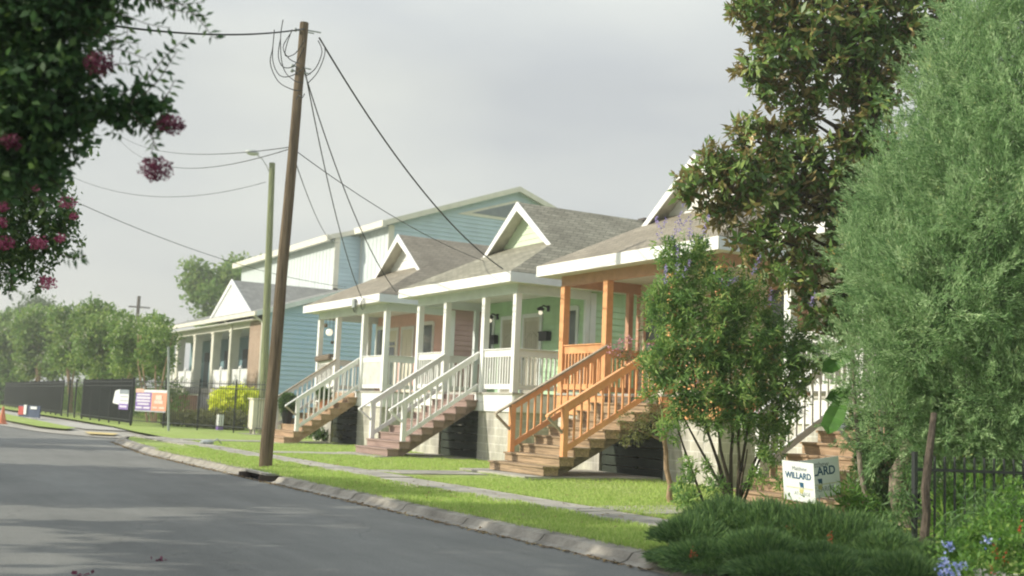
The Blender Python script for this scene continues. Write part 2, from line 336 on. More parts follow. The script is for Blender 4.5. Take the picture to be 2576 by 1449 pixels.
def house(name, label, x0, x1, run, wallm, flankm, postm, trimm, headm, roofm, treadm, railm, sx, gablem, doors, wins, flank_front=None, solid=(), pierm=CMU, group='raised cottages along the street', fasciam=WHITE, handm=None, skirtm=WHITE, stairz=GZ, gridpost=None, gy=0):
    xc = (x0+x1)/2; root = thing(name, label, 'house', (xc, D0, GZ), group)
    hw = (x1-x0)/2+.38; xa, xb = xc-hw, xc+hw; YB = 27.5; ye = D0-.4
    zr = 7.05; ze = 4.69; s1 = (zr-ze)/hw; gy_ = 15.96; hg = 1.53; zg = ze+(hw-hg)*s1; s2 = (zg-ze)/(gy_-ye)
    # roof as thin slabs
    yo = gy_-.42; zo = ze+s2*(yo-ye); xo = hw-(zo-ze)/s1; T = Vector((0, 0, -.05))
    r = MB()
    r.prism([(xa, ye, ze), (xb, ye, ze), (xc+xo, yo, zo), (xc+hg, gy_+.02, zg+.01), (xc-hg, gy_+.02, zg+.01), (xc-xo, yo, zo)], T)
    zr0 = zr-.13
    r.prism([(xb, ye, ze), (xb, YB, ze), (xc, YB-2, zr), (xc, yo, zr), (xc+xo, yo, zo)], T)
    r.prism([(xa, ye, ze), (xc-xo, yo, zo), (xc, yo, zr), (xc, YB-2, zr), (xa, YB, ze)], T)
    r.prism([(xa, YB, ze), (xc, YB-2, zr), (xb, YB, ze)], T)
    ro = r.build('roof', roofm, root)
    rc = MB(); rc.vbeam((xc, yo+4.2, zr+.03), (xc, YB-3, zr+.03), .32, .07); rc.build('ridge_vent', mat('dark_ridge_vent', (.12, .11, .10), .9), ro)
    # fascias
    fz0, fz1 = ze-.26, ze-.035
    MB().box(xa-.02, xb+.02, ye-.025, ye-.0, fz0, fz1+.02).build('front_fascia', fasciam, root)
    MB().box(xb-.0, xb+.025, ye, YB, fz0+.0, fz1+.012).build('side_fascia', PALEBLUE if fasciam == WHITE else fasciam, root)  # right side of the white fascia tinted blue-grey to stand in for shade
    MB().box(xa-.025, xa, ye, YB, fz0, fz1+.012).build('side_fascia', fasciam, root)
    MB().box(xa, xb, ye, YW, fz0+.02, fz0+.035).build('soffit', CEIL, root)
    MB().box(xa, x0, YW, YB, fz0+.02, fz0+.035).box(x1, xb, YW, YB, fz0+.02, fz0+.035).build('soffit', CEIL, root)
    # gablet: rake boards, soffits, wall
    g = MB()
    for sg in (-1, 1):
        g.prism([(xc, yo-.02, zr+.01), (xc+sg*(xo+.02), yo-.02, zo-.02), (xc+sg*(xo-.13), yo-.02, zo-.06), (xc, yo-.02, zr-.24)], (0, .03, 0))
    go = g.build('gable_rake', fasciam, root)
    sft = MB()
    for sg in (-1, 1):
        sft.quad((xc, yo, zr-.06), (xc+sg*xo, yo, zo-.06), (xc+sg*hg, gy_, zg-.06), (xc, gy_, zr-.06))
    sft.build('gable_soffit', mat('beige_soffit', (.62, .60, .50), .7), go)
    gw = MB(); gp = Vector((xc-hg, gy_)); gq = Vector((xc+hg, gy_))
    siding(gw, gp, gq, zg-.02, zr-.06, (0, -1), .16, .016, lambda z: ((z-zg)/s1/(2*hg), 1-(z-zg)/s1/(2*hg)))
    gw.quad((xc-hg, gy_+.01, zg-.05), (xc+hg, gy_+.01, zg-.05), (xc, gy_+.01, zr-.06)); gw.build('gable_wall', gablem, go)
    # header beams and ceiling
    MB().box(x0, x1, D0+.02, D0+.14, HB, HT).build('beam', headm, root)
    for xx in (x0, x1-.12): MB().box(xx, xx+.12, D0+.14, YW, HB, HT-.002).build('beam', headm, root)
    # walls
    w = MB(); siding(w, (x0, YW), (x1, YW), DECK, HT, (0, -1), .16); w.quad((x0, YW+.01, DECK), (x1, YW+.01, DECK), (x1, YW+.01, HT), (x0, YW+.01, HT))
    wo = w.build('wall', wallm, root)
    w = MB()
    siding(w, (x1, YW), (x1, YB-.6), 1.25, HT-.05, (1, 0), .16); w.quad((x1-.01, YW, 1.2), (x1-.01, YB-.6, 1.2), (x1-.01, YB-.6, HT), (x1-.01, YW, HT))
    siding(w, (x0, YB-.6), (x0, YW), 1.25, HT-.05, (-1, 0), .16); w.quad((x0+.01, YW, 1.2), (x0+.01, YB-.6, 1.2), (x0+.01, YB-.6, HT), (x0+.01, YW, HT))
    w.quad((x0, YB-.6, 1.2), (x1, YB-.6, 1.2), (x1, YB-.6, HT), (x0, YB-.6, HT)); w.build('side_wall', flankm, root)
    MB().box(x1-.11, x1+.025, YW-.025, YW-.018+.02, DECK, HB).box(x1+.002, x1+.028, YW-.02, YW+.14, 1.3, HT-.06).build('corner_board', trimm, root)
    MB().box(x0-.028, x0+.11, YW-.025, YW+.002, DECK, HB).build('corner_board', trimm, root)
    # deck, skirt, piers
    MB().box(x0-.04, x1+.04, D0-.03, YW, DECK-.045, DECK).build('porch_deck', mat('deck_floor', (.45, .43, .38), .7), root)
    sk = MB()
    def skirt(a, b, y):
        sk.box(a, b, y, y+.03, 1.55, DECK-.047); sk.box(a, b, y-.006, y+.03, 1.32, 1.546)
    skirt(x0, x1, D0)
    sk.box(x1-.002, x1+.028, D0+.03, YB-.7, 1.55, DECK-.047); sk.box(x1-.002, x1+.022, D0+.03, YB-.7, 1.32, 1.546); sk.box(x0-.028, x0, D0+.03, YB-.7, 1.32, DECK-.047)
    sk.build('skirt_board', skirtm, root)
    a, b = sx
    pr = MB(); pr.box(x0+.03, a-.18, D0+.04, D0+.44, GZ-.2, 1.319).build('block_pier', pierm, root)
    MB().box(b+.02, x1-.03, D0+.04, D0+.44, GZ-.2, 1.319).build('block_pier', pierm, root)
    for yy in (D0+.45, YB-4): MB().box(x1-.43, x1-.03, yy, yy+3.2, GZ-.2, 1.319).build('block_wall', pierm, root)
    MB().box(x0+.03, x0+.43, D0+.45, YB-1, GZ-.2, 1.319).build('block_wall', pierm, root)
    sb = MB()
    for i in range(6): sb.box(a-.16, b+.0, D0+.10, D0+.125, GZ-.02+i*.21, GZ+.165+i*.21)
    for xx in (a-.1, (a+b)/2, b-.1): sb.box(xx-.04, xx+.04, D0+.126, D0+.16, GZ, 1.31)
    sb.build('skirt_slats', DARKB, root)
    MB().box(a-.16, b, D0+.5, D0+.52, GZ-.1, 1.3).build('slit_light_panel', mat('light_slit_sheet', (.62, .60, .5), .8), root)  # pale sheet added behind the slats to imitate light in the gaps
    # posts
    pw = .165
    for xx in (x0, a-pw-.02, b+.02, x1-pw): MB().box(xx, xx+pw, D0-.0, D0+pw, DECK, HB+.01).build('post', postm, root, bevel=.008)
    MB().box(x1-pw*.6, x1, YW-.16, YW-.03, DECK, HB).build('pilaster', trimm, root)
    MB().box(x0, x0+.13, YW-.36, YW-.23, DECK, HB).build('pilaster', trimm, root)
    # railings
    railing(root, (x0+pw, D0+.07), (a-pw-.02, D0+.07), railm, 'L' in solid)
    railing(root, (b+.02+pw, D0+.07), (x1-pw, D0+.07), railm, 'R' in solid, pm=mat('grey_privacy_panel', (.60, .61, .57), .6))
    railing(root, (x1-.07, D0+pw), (x1-.07, YW-.03), railm)
    railing(root, (x0+.07, D0+pw), (x0+.07, YW-.03), railm)
    # stairs
    st = MB(); n = 9; zs = stairz; rise = (DECK-.02-zs)/n; going = run/(n-1); yf = D0-run
    SM = OLDWOOD if treadm == TREAD_W else treadm if treadm == TREAD_T else mat('rose_grey_stringer', (.24, .18, .15), .8, .2, 5)
    sto = MB().box(a+.1, b-.1, D0-.07, D0-.036, DECK-.42, DECK-.06).build('stairs', SM, root)
    for xx in (a+.05, b-.09):
        MB().prism([(xx, yf-.0+.03, zs), (xx, yf+.42, zs), (xx, D0, DECK-.42), (xx, D0, DECK-.05-rise)] , (.04, 0, 0)).build('stringer', SM, sto)
    for i in range(n-1):
        y0 = yf+i*going; z1 = zs+(i+1)*rise; xe = .0 if i else 0
        t = MB().box(a-.02, b+.04, y0-.03, y0+going+.0, z1-.035, z1).box(a-.0, b+.02, y0, y0+.03, z1-rise+.004, z1-.036).box(b-.02, b+.018, y0+.03, y0+going-.02, z1-rise*.95, z1-.036)
        t.build('step', treadm, sto)
    MB().box(a, b, D0-.035, D0-.008, DECK-rise-.05, DECK-.05).build('step', skirtm, sto)
    yn = yf+going*1.35; kslope = (DECK-zs)/(D0-yf)
    for xx in (a+.03, b-.03):
        zt0 = RT-.03-(D0-yn)*((RT-1.45)/(D0-yn)); zn = 1.50; sl = (RT-.06-zn)/(D0-yn); ytip = yn-.40; ztip = zn-.40*sl
        h = MB().vbeam((xx, yn+.04, zn-.07+.04*sl), (xx, D0, RT-.13), .05, .14).build('stair_railing', railm, sto)
        MB().vbeam((xx, ytip, ztip), (xx, D0+.0, RT-.045), .10, .04).build('handrail', handm if (handm and xx < (a+b)/2) or handm is HANDW and False else (handm if handm and xx < (a+b)/2 else railm), h)
        MB().beam((xx, ytip+.03, ztip-.03), (xx, yn-.02, zn-.55), .05, .045, Vector((1, 0, 0))).build('brace', OLDWOOD if False else (HANDW if handm else railm), h)
        MB().box(xx-.055, xx+.055, yn-.055, yn+.055, zs+2*rise, zn-.02).build('newel', railm, h, bevel=.006)
        zb = zs+2*rise+.16; MB().vbeam((xx, yn+.06, zb), (xx, D0, zb+(D0-yn)*sl), .045, .12).build('bottom_rail', railm, h)
        k = int((D0-yn)/.17); ys = [yn+.055+(D0-yn-.06)*(i+1)/(k+1) for i in range(k)]
        baluster_row(h, [(xx, y) for y in ys], lambda i: zb+(ys[i]-yn)*sl, lambda i: zn-.07+(ys[i]-yn)*sl, railm, .034)
    for (xq, w_, kind, dm) in doors: door(root, xq, w_, DECK, DECK+2.13, YW-.0, trimm, dm, kind)
    for (xq, w_, zz0, zz1) in wins: window(root, xq, w_, zz0, zz1, YW-.0, trimm)
    return root
def fix_wall(): pass
Hg = house('cottage', 'green cottage with white porch and posts, between the pink and the orange cottages', -29.55, -23.96, 2.42, GREEN, GREEN, WHITE, PALEBLUE, PALEBLUE, ROOFG, TREAD_R, WHITE2, (-27.69, -25.72), LGREEN,
    [(-27.95, .82, 'grille', DOORG), (-26.75, .82, 'grille', DOORG)], [(-29.18, .42, 2.55, 4.0), (-24.85, .55, 2.55, 4.0)], stairz=.13)
for x, z in ((-28.78, 4.02), (-26.02, 4.10)): sconce(Hg, x, YW-.02, z)
for x in (-28.83, -25.98): MB().box(x-.2, x+.2, YW-.17, YW-.02, 3.25, 3.46).box(x-.21, x+.21, YW-.19, YW-.03, 3.46, 3.50).build('mailbox', BLACK, Hg)
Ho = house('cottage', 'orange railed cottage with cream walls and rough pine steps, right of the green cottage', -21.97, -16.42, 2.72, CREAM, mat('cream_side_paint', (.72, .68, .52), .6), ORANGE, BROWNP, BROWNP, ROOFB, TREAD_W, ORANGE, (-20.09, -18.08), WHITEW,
    [(-19.7, .85, 'panel', BEIGED), (-18.3, .85, 'panel', BEIGED)], [(-21.2, .75, 2.5, 4.05), (-17.1, .6, 2.5, 4.0)], handm=HANDW, skirtm=ORANGE, stairz=.17)
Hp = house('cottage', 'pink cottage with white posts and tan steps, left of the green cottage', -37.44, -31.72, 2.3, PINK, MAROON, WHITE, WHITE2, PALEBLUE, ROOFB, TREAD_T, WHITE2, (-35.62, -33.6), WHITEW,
    [(-36.0, .8, 'glass', BEIGED), (-34.75, .8, 'panel', BEIGED)], [(-37.45+.1, .01, 2.4, 2.41)][:0]+[(-36.98, .55, 2.5, 4.0), (-33.2, .6, 2.5, 4.0)], solid=('R',), handm=HANDW, stairz=.10)
Hw = house('cottage', 'white cottage with tan steps, half hidden behind the trees right of the orange cottage', -14.75, -9.2, 2.62, WHITEW, WHITEW, WHITE, WHITE, PALEBLUE, ROOFD, TREAD_T, WHITE2, (-12.93, -10.92), WHITEW,
    [(-12.5, .85, 'panel', BEIGED), (-11.2, .85, 'panel', BEIGED)], [(-14.0, .6, 2.5, 4.0), (-9.9, .6, 2.5, 4.0)], stairz=.15)
for (x, z, rx, rz, k) in ((-33.05, 4.38, .13, .19, 3), (-32.45, 4.40, .15, .15, 3)):
    for j in range(k):
        jj = random.uniform(-.05, .05); cm = MB(); cm.tube([(x+jj+(rx+jj)*math.cos(a_*.45), 13.52+.02*j, z+(rz+jj)*math.sin(a_*.45)) for a_ in range(15)], .007, 5, cap=False); cm.build('coiled_cable', WIRE, Hp)
MB().box(-33.25, -33.05, 13.5, 13.56, 4.35, 4.62).build('service_mast_bracket', GALV, Hp)
MB().tube([(-31.6, 18.9, 4.4), (-31.6, 18.9, .3)], .05, 7).build('downspout', PALEBLUE, Hp); MB().tube([(-23.86, 19.4, 4.4), (-23.86, 19.4, .3)], .05, 7).build('downspout', PALEBLUE, Hg)
# small things on and around the porches
t = thing('planter', 'woven tan planter on the left end of the pink cottage railing', 'planter', (-36.7, D0-.05, RT))
p0, p1 = onY(808, 1010, D0-.02), onY(900, 1004, D0-.02)
MB().beam((-37.3, D0+.02, RT+.0), (-36.0, D0+.02, RT+.06), .26, .2).build('basket', OLDWOOD, t, bevel=.05)
def cB(px, py): return ((760+px*600/2557)*.91025, (760+py*600/2557)*.91025)
def cA_(px, py): return ((1050+px*600/2557)*.91025, (700+py*600/2557)*.91025)
for lab, px, py, r, m in (('round glowing lantern hanging at the left of the pink cottage porch', 640, 675, .12, LAMPW), ('small brown hanging ornament above the glowing lantern', 600, 595, .07, OLDWOOD), ('small brown hanging ornament below the glowing lantern', 675, 795, .06, OLDWOOD)):
    q = onX(*cB(px, py), -37.2); 
    t = thing('lantern' if 'lantern hanging' in lab else 'hanging_ornament', lab, 'lantern' if m is LAMPW else 'ornament', q)
    MB().ball(q, r, 12, 8).build('globe' if m is LAMPW else 'body', LAMPW if m is LAMPW else m, t, smooth=True)
    MB().tube([q+Vector((0, 0, r)), Vector((q.x, q.y, HB+.05))], .008, 5).build('cord', BLACK, t)
def potted(x, y, z, h, lab, pot, r=.16):
    t = thing('potted_plant', lab, 'plant', (x, y, z), 'potted plants on the pink cottage steps')
    MB().lathe([(r*.65, 0), (r, h*.5), (r*1.08, h*.5), (r*1.08, h*.56), (r*.9, h*.56)], (x, y, z), 12).build('pot', pot, t)
    foliage('foliage', [(x, y, z+h*.85, r*1.3, r*1.3, h*.4)], 300, 10, .07, .10, .03, LEAFM['bush'], t, up=.5)
LEAFM = {}
LEAFM['bush'] = leafmat('bush_leaf', [(0, (.03, .07, .015)), (.5, (.07, .14, .03)), (1, (.15, .24, .06))])
TERRA = mat('terracotta_pot', (.45, .2, .1), .8)
potted(-34.0, 13.05, 1.10+.1, .5, 'leafy plant in a terracotta pot high on the tan steps', TERRA)
potted(-35.3, 12.35, .66, .75, 'tall green plant in a dark pot on the tan steps', BLACK, .2)
# ------------------------------------------------------------------ community building with colonnade
K = 18.62; xl, xr = -82.0, -57.6
root = thing('brick_building', 'long low building with square white columns, brick wing and blue side wall', 'building', (-68, K, .1))
zE = 5.97; pitch = .32; yE = K-.45; yR = 24; zR = zE+pitch*(yR-yE)
r = MB(); T = (0, 0, -.06)
r.prism([(xl, yE, zE), (xr, yE, zE), (xr, yR, zR), (xl, yR, zR)], T); r.prism([(xl, yR, zR), (xr, yR, zR), (xr, 2*yR-yE, zE), (xl, 2*yR-yE, zE)], T)
gx, gz, gh, gb = -66.7, 8.43, 4.15, 6.34; yG = 19.5
r.prism([(gx, yG, gz), (gx+gh, yG, gb), (gx+gh+.3, yG+.6, gb-.15), (gx+gh-.4, 27.5, gb), (gx, 27.5, gz)], T)
r.prism([(gx, yG, gz), (gx, 27.5, gz), (gx-gh+.4, 27.5, gb), (gx-gh-.3, yG+.6, gb-.15), (gx-gh, yG, gb)], T)
r.build('roof', ROOFD, root)
g = MB().prism([(gx-gh, yG-.05, gb-.05), (gx+gh, yG-.05, gb-.05), (gx, yG-.05, gz)], (0, .08, 0)); go = g.build('gable', mat('white_gable_panel', (.74, .76, .76), .5, .03), root)
g = MB()
for sg in (-1, 1): g.prism([(gx, yG-.12, gz+.06), (gx+sg*(gh+.1), yG-.12, gb-.04), (gx+sg*(gh-.25), yG-.12, gb-.06), (gx, yG-.12, gz-.24)], (0, .06, 0))
for i in range(-8, 9): g.box(gx+i*.45-.02, gx+i*.45+.02, yG-.075, yG-.05, gb, gz-abs(i)*.45*.5-.12)
g.build('gable_trim', WHITE, go)
MB().box(xl, xr+.1, yE-.12, yE-.0, zE-.22, zE+.0).build('gutter', TRIMW, root)
MB().box(xl, xr-.5, yE+.001, K-.02, zE-.40, zE-.36).build('soffit', CEIL, root)
MB().prism([(xr+.05, yE, zE-.24), (xr+.05, yE, zE+.02), (xr+.05, yR, zR+.02), (xr+.05, yR, zR-.24)], (.05, 0, 0)).build('rake_board', PALEBLUE, root)  # white rake board given the blue-grey tint of its shaded side
MB().box(xl, -60.05, K, K+.35, 5.3, 5.66).build('beam', TRIMW, root)
MB().box(xl, -60.05, K+.0, K+2.6, 5.28, 5.3).build('ceiling', TRIMW, root)
cx = [-79.3, -75.45, -71.3, -67.3, -63.65]
for x in cx:
    c_ = MB().box(x, x+.46, K, K+.46, 2.0, 5.28).build('column', TRIMW, root)
    MB().box(x-.03, x+.49, K-.03, K+.49, 4.96, 5.02).box(x-.05, x+.51, K-.05, K+.51, 5.16, 5.279).build('capital', TRIMW, c_)
MB().box(xl, -60.0, K+2.6, K+2.8, 1.9, 5.29).build('recessed_wall', TEALW, root)
for x in (-78, -73.3, -69.4, -65.2): MB().box(x, x+1.1, K+2.56, K+2.6, 2.1, 4.5).build('doorway', mat('dark_doorway', (.02, .03, .035), .4), root)
MB().box(xl, -60.0, K-.2, K+2.6, 1.7, 2.0).build('porch_floor', CONC, root)
MB().box(xl, -60.0, K-.1, K+.1, .1, 1.69).build('porch_base', mat('white_base', (.6, .6, .56), .8, dirt=.3), root)
MB().box(-60.0, -57.95, K, K+.3, .0, 5.65).box(-58.25, -57.95, K+.3, K+1.2, 0, 5.65).build('brick_wall', BRICK, root)
w = MB(); siding(w, (-57.9, K+.0), (-57.9, 27), .4, 8, (1, 0), .24, .05)
w.v = [(x, y, min(z, zE-.1+pitch*(y-yE))) for x, y, z in w.v]; w.build('side_wall', BLUEW, root)
for x in (-76.0, -63.2, -57.8):
    MB().tube([(x, yE-.06, 5.75), (x, K-.06, 5.45), (x+.1, K-.06, 5.2), (x+.1, K-.06, 2.0 if x < -58 else .4)], .06, 6).build('downspout', TRIMW, root)
for i, (a, b) in enumerate(((-78.8, -75.5), (-74.9, -71.4), (-66.8, -63.7), (-63.1, -60.05))):
    f = MB()
    for k in range(int((b-a)/.28)): f.box(a+k*.28, a+k*.28+.268, K+.1, K+.14, 2.02, 3.0)
    f.box(a, b, K+.08, K+.16, 3.0, 3.06); fo = f.build('vinyl_panel', WHITE, root)
    MB().box((a+b)/2-.09, (a+b)/2+.09, K+.02, K+.2, 2.02, 3.1).lathe([(.13, 0), (.13, .04), (.02, .16)], ((a+b)/2, K+.11, 3.1), 4).build('panel_post', WHITE, fo)
# steps and planter before the colonnade
t = thing('brick_planter', 'red brick stair wall with a curved rail before the colonnade', 'stairs', (-68, 17.4, .1))
MB().box(-71.2, -66.4, 16.6, 17.8, .1, 1.55).build('wall', REDBR, t); MB().box(-71.25, -66.35, 16.55, 17.85, 1.55, 1.62).build('coping', TRIMW, t)
MB().tube([(-70.9, 16.6, 1.0), (-70.2, 16.6, 1.6), (-69, 16.7, 2.1), (-67.6, 16.9, 2.55)], .03, 6).tube([(-70.9, 16.6, .6), (-70.9, 16.6, 1.0)], .03, 6).build('handrail', BLACK, t)
# ------------------------------------------------------------------ big teal hall behind
root = thing('hall', 'large teal sided hall with stepped bays in a sunlit tint and low gable, behind the roofs', 'building', (-66, 30, .1))
Xa, Xb, Xc = -86.8, -67.3, -63.07; Y1, Y2 = 26.0, 27.75
w = MB().quad((Xa, Y1, 0), (Xb, Y1, 0), (Xb, Y1, 11.75), (Xa, Y1, 11.75))
for i in range(int((Xb-Xa)/.6)): w.box(Xa+i*.6, Xa+i*.6+.05, Y1-.02, Y1, 0, 11.6)
w.quad((Xb, Y2, 0), (Xc, Y2, 0), (Xc, Y2, 12.3), (Xb, Y2, 12.3))
for i in range(int((Xc-Xb)/.6)): w.box(Xb+i*.6, Xb+i*.6+.05, Y2-.02, Y2, 0, 12.1)
w.build('front_wall', TEAL_LIT, root)
w = MB(); siding(w, (Xb, Y1), (Xb, Y2), 5, 12.0, (1, 0), .26, .05); yA, zA = 36.55, 15.55
siding(w, (Xc, Y2), (Xc, 48), 5, zA, (1, 0), .26, .05, lambda z: (0, 1) if z < 12.3 else (((z-12.35)/(zA-12.35)*(yA-Y2))/(48-Y2), 1-((z-11.4)/(zA-11.4)*(48-yA))/(48-Y2)))
w.quad((Xc-.005, Y2, 5), (Xc-.005, 48, 5), (Xc-.005, 48, 11.35), (Xc-.005, yA, zA), (Xc-.005, Y2, 12.3)); w.build('side_wall', TEAL, root)
tr = MB()
for (x, y0, y1, z) in ((Xb, Y1, Y2, 11.8),): tr.box(x-.02, x+.05, y0-.04, y0+.3, 5, z).box(x+.0, x+.05, y0, y1, 8.3, 8.6)
tr.box(Xb-.25, Xb+.05, Y2-.06, Y2-.021, 5, 12.2).box(Xc-.02, Xc+.05, Y2-.04, Y2+.32, 5, 12.3).box(Xb, Xc, Y2-.06, Y2-.021, 8.0, 8.2)
tr.build('trim', TRIMW, root); tr = MB(); tr.prism([(Xc+.04, 32.3, 13.55), (Xc+.04, yA, 14.95), (Xc+.04, 40.6, 13.75), (Xc+.04, 40.6, 13.5)], (.03, 0, 0)); tr.build('louvre_frame', TRIMW, root)
MB().prism([(Xc+.075, 33.3, 13.72), (Xc+.075, yA, 14.78), (Xc+.075, 40.2, 13.68)], (.02, 0, 0)).build('louvre', GREYV, root)
r = MB()
r.prism([(Xa-.5, Y1-.4, 11.75), (Xb+.1, Y1-.4, 11.75), (Xb+.1, yA, zA-.0), (Xa-.5, yA, zA-.0)], (0, 0, .12))
r.prism([(Xb, Y2-.4, 12.27), (Xc+.35, Y2-.4, 12.27), (Xc+.35, yA, zA+.03), (Xb, yA, zA+.03)], (0, 0, .12))
r.prism([(Xa-.5, yA, zA), (Xc+.35, yA, zA+.03), (Xc+.35, 48.4, 11.3), (Xa-.5, 48.4, 11.3)], (0, 0, .12)); r.build('roof', mat('grey_metal_roof', (.42, .43, .42), .5, .05), root)
MB().vbeam((Xc+.38, Y2-.4, 12.36), (Xc+.38, yA, zA+.09), .06, .34).build('rake_board', TRIMW, root); MB().vbeam((Xc+.38, yA, zA+.09), (Xc+.38, 48.4, 11.42), .06, .34).build('rake_board', TRIMW, root)
MB().vbeam((Xb+.14, Y1-.4, 11.8), (Xb+.14, Y2, 12.4), .05, .3).build('rake_board', TRIMW, root)
MB().box(Xa-.55, Xb+.12, Y1-.62, Y1-.38, 11.52, 11.92).box(Xb+.13, Xc+.4, Y2-.62, Y2-.38, 12.1, 12.48).build('gutter', TRIMW, root)
MB().quad((Xa, Y1, 0), (Xa, 48, 0), (Xa, 48, 11.4), (Xa, yA, zA), (Xa, Y1, 11.7)).build('far_wall', TEAL, root)
# ------------------------------------------------------------------ ground, road, kerb, walks
def grass_mat():
    m = mat('lawn', (.32, .44, .10), .9, .2, .55, c2=(.42, .51, .17), spec=.15)
    nt = m.node_tree; L = nt.links.new; b = [n for n in nt.nodes if n.type == 'BSDF_PRINCIPLED'][0]
    src = b.inputs['Base Color'].links[0].from_socket
    tc = nd(nt, 'ShaderNodeTexCoord'); n = nd(nt, 'ShaderNodeTexNoise'); n.inputs['Scale'].default_value = 14; n.inputs['Detail'].default_value = 8; n.inputs['Roughness'].default_value = .8; L(tc.outputs['Object'], n.inputs[0])
    r = nd(nt, 'ShaderNodeMapRange'); r.inputs[1].default_value = .3; r.inputs[2].default_value = .75; r.inputs[3].default_value = .5; r.inputs[4].default_value = 1.4; L(n.outputs['Fac'], r.inputs[0])
    n5 = nd(nt, 'ShaderNodeTexNoise'); n5.inputs['Scale'].default_value = 1.4; n5.inputs['Detail'].default_value = 6; L(tc.outputs['Object'], n5.inputs[0]); r5 = nd(nt, 'ShaderNodeMapRange'); r5.inputs[1].default_value = .58; r5.inputs[2].default_value = .74; r5.inputs[4].default_value = .75; L(n5.outputs['Fac'], r5.inputs[0]); x5 = nd(nt, 'ShaderNodeMix', data_type='RGBA'); L(r5.outputs[0], x5.inputs[0]); L(src, x5.inputs[6]); x5.inputs[7].default_value = (.30, .27, .13, 1); src = x5.outputs[2]
    v = nd(nt, 'ShaderNodeVectorMath', operation='SCALE'); L(src, v.inputs[0]); L(r.outputs[0], v.inputs['Scale']); L(v.outputs[0], b.inputs['Base Color'])
    bp = nd(nt, 'ShaderNodeBump'); bp.inputs['Strength'].default_value = .8; bp.inputs['Distance'].default_value = .05; L(n.outputs['Fac'], bp.inputs['Height']); L(bp.outputs[0], b.inputs['Normal'])
    return m
LAWN = grass_mat()
DIRT = mat('bare_ground', (.16, .14, .09), .95, .3, 2, c2=(.12, .15, .06))
struct('ground', MB().quad((-1500, -1500, -.08), (600, -1500, -.08), (600, 1500, -.08), (-1500, 1500, -.08)), mat('far_ground', (.10, .13, .05), .95, .2, .3))
ASPH = mat('asphalt', (.215, .217, .20), .92, .10, .8, bump=.5, bscale=120, c2=(.18, .184, .172), dirt=.0)
nt = ASPH.node_tree
def road_detail():
    L = nt.links.new; b = [n for n in nt.nodes if n.type == 'BSDF_PRINCIPLED'][0]; src = b.inputs['Base Color'].links[0].from_socket
    tc = nd(nt, 'ShaderNodeTexCoord'); n1 = nd(nt, 'ShaderNodeTexNoise'); n1.inputs['Scale'].default_value = 1.2; n1.inputs['Detail'].default_value = 5; L(tc.outputs['Object'], n1.inputs[0])
    ad = nd(nt, 'ShaderNodeVectorMath', operation='MULTIPLY_ADD'); L(n1.outputs['Color'], ad.inputs[0]); ad.inputs[1].default_value = (1.1, 1.1, 0); L(tc.outputs['Object'], ad.inputs[2])
    vo = nd(nt, 'ShaderNodeTexVoronoi', feature='DISTANCE_TO_EDGE'); vo.inputs['Scale'].default_value = .32; L(ad.outputs[0], vo.inputs['Vector'])
    r = nd(nt, 'ShaderNodeMapRange'); r.inputs[1].default_value = 0; r.inputs[2].default_value = .004; r.inputs[3].default_value = .78; r.inputs[4].default_value = 1; L(vo.outputs['Distance'], r.inputs[0])
    n2 = nd(nt, 'ShaderNodeTexNoise'); n2.inputs['Scale'].default_value = .35; n2.inputs['Detail'].default_value = 7; n2.inputs['Roughness'].default_value = .7; m2 = nd(nt, 'ShaderNodeMapping'); m2.inputs['Scale'].default_value = (.35, 1.6, 1); L(tc.outputs['Object'], m2.inputs[0]); L(m2.outputs[0], n2.inputs[0])
    r2 = nd(nt, 'ShaderNodeMapRange'); r2.inputs[1].default_value = .35; r2.inputs[2].default_value = .68; r2.inputs[3].default_value = .78; r2.inputs[4].default_value = 1.2; L(n2.outputs['Fac'], r2.inputs[0])
    mm = nd(nt, 'ShaderNodeMath', operation='MULTIPLY'); L(r.outputs[0], mm.inputs[0]); L(r2.outputs[0], mm.inputs[1])
    v = nd(nt, 'ShaderNodeVectorMath', operation='SCALE'); L(src, v.inputs[0]); L(mm.outputs[0], v.inputs['Scale']); L(v.outputs[0], b.inputs['Base Color'])
    road_grain()
def road_grain():
    L = nt.links.new; b = [n for n in nt.nodes if n.type == 'BSDF_PRINCIPLED'][0]; src = b.inputs['Base Color'].links[0].from_socket
    tc = nd(nt, 'ShaderNodeTexCoord'); n = nd(nt, 'ShaderNodeTexNoise'); n.inputs['Scale'].default_value = 90; n.inputs['Detail'].default_value = 3; L(tc.outputs['Object'], n.inputs[0])
    r = nd(nt, 'ShaderNodeMapRange'); r.inputs[1].default_value = .35; r.inputs[2].default_value = .7; r.inputs[3].default_value = .75; r.inputs[4].default_value = 1.3; L(n.outputs['Fac'], r.inputs[0])
    v = nd(nt, 'ShaderNodeVectorMath', operation='SCALE'); L(src, v.inputs[0]); L(r.outputs[0], v.inputs['Scale']); L(v.outputs[0], b.inputs['Base Color'])
road_detail()
rd = MB().quad((-400, -3.4, 0), (60, -3.4, 0), (60, 6.2, 0), (-27, 6.32, 0), (-34, 6.85, 0), (-38, 8.6, 0), (-50, 8.6, 0), (-400, 8.6, 0))
struct('road', rd, ASPH)
def sheet(name, pts, z, m, t=.0): return struct(name, MB().quad(*[(p[0], p[1], z) for p in pts]), m)
lw = MB().quad((-36.6, 8.6, .10), (-36.3, 7.75, .10), (-34, 7.22, .10), (-30, 6.75, .10), (-27, 6.56, .10), (-15, 6.44, .10), (60, 6.38, .10), (60, 70, .10), (-36.6, 70, .10))
lw.quad((-36.6, 8.9, .10), (-36.6, 70, .10), (-400, 70, .10), (-400, 12, .10), (-60, 9.9, .10), (-48, 9.6, .10), (-42, 9.1, .10))
struct('lawn', lw, LAWN)
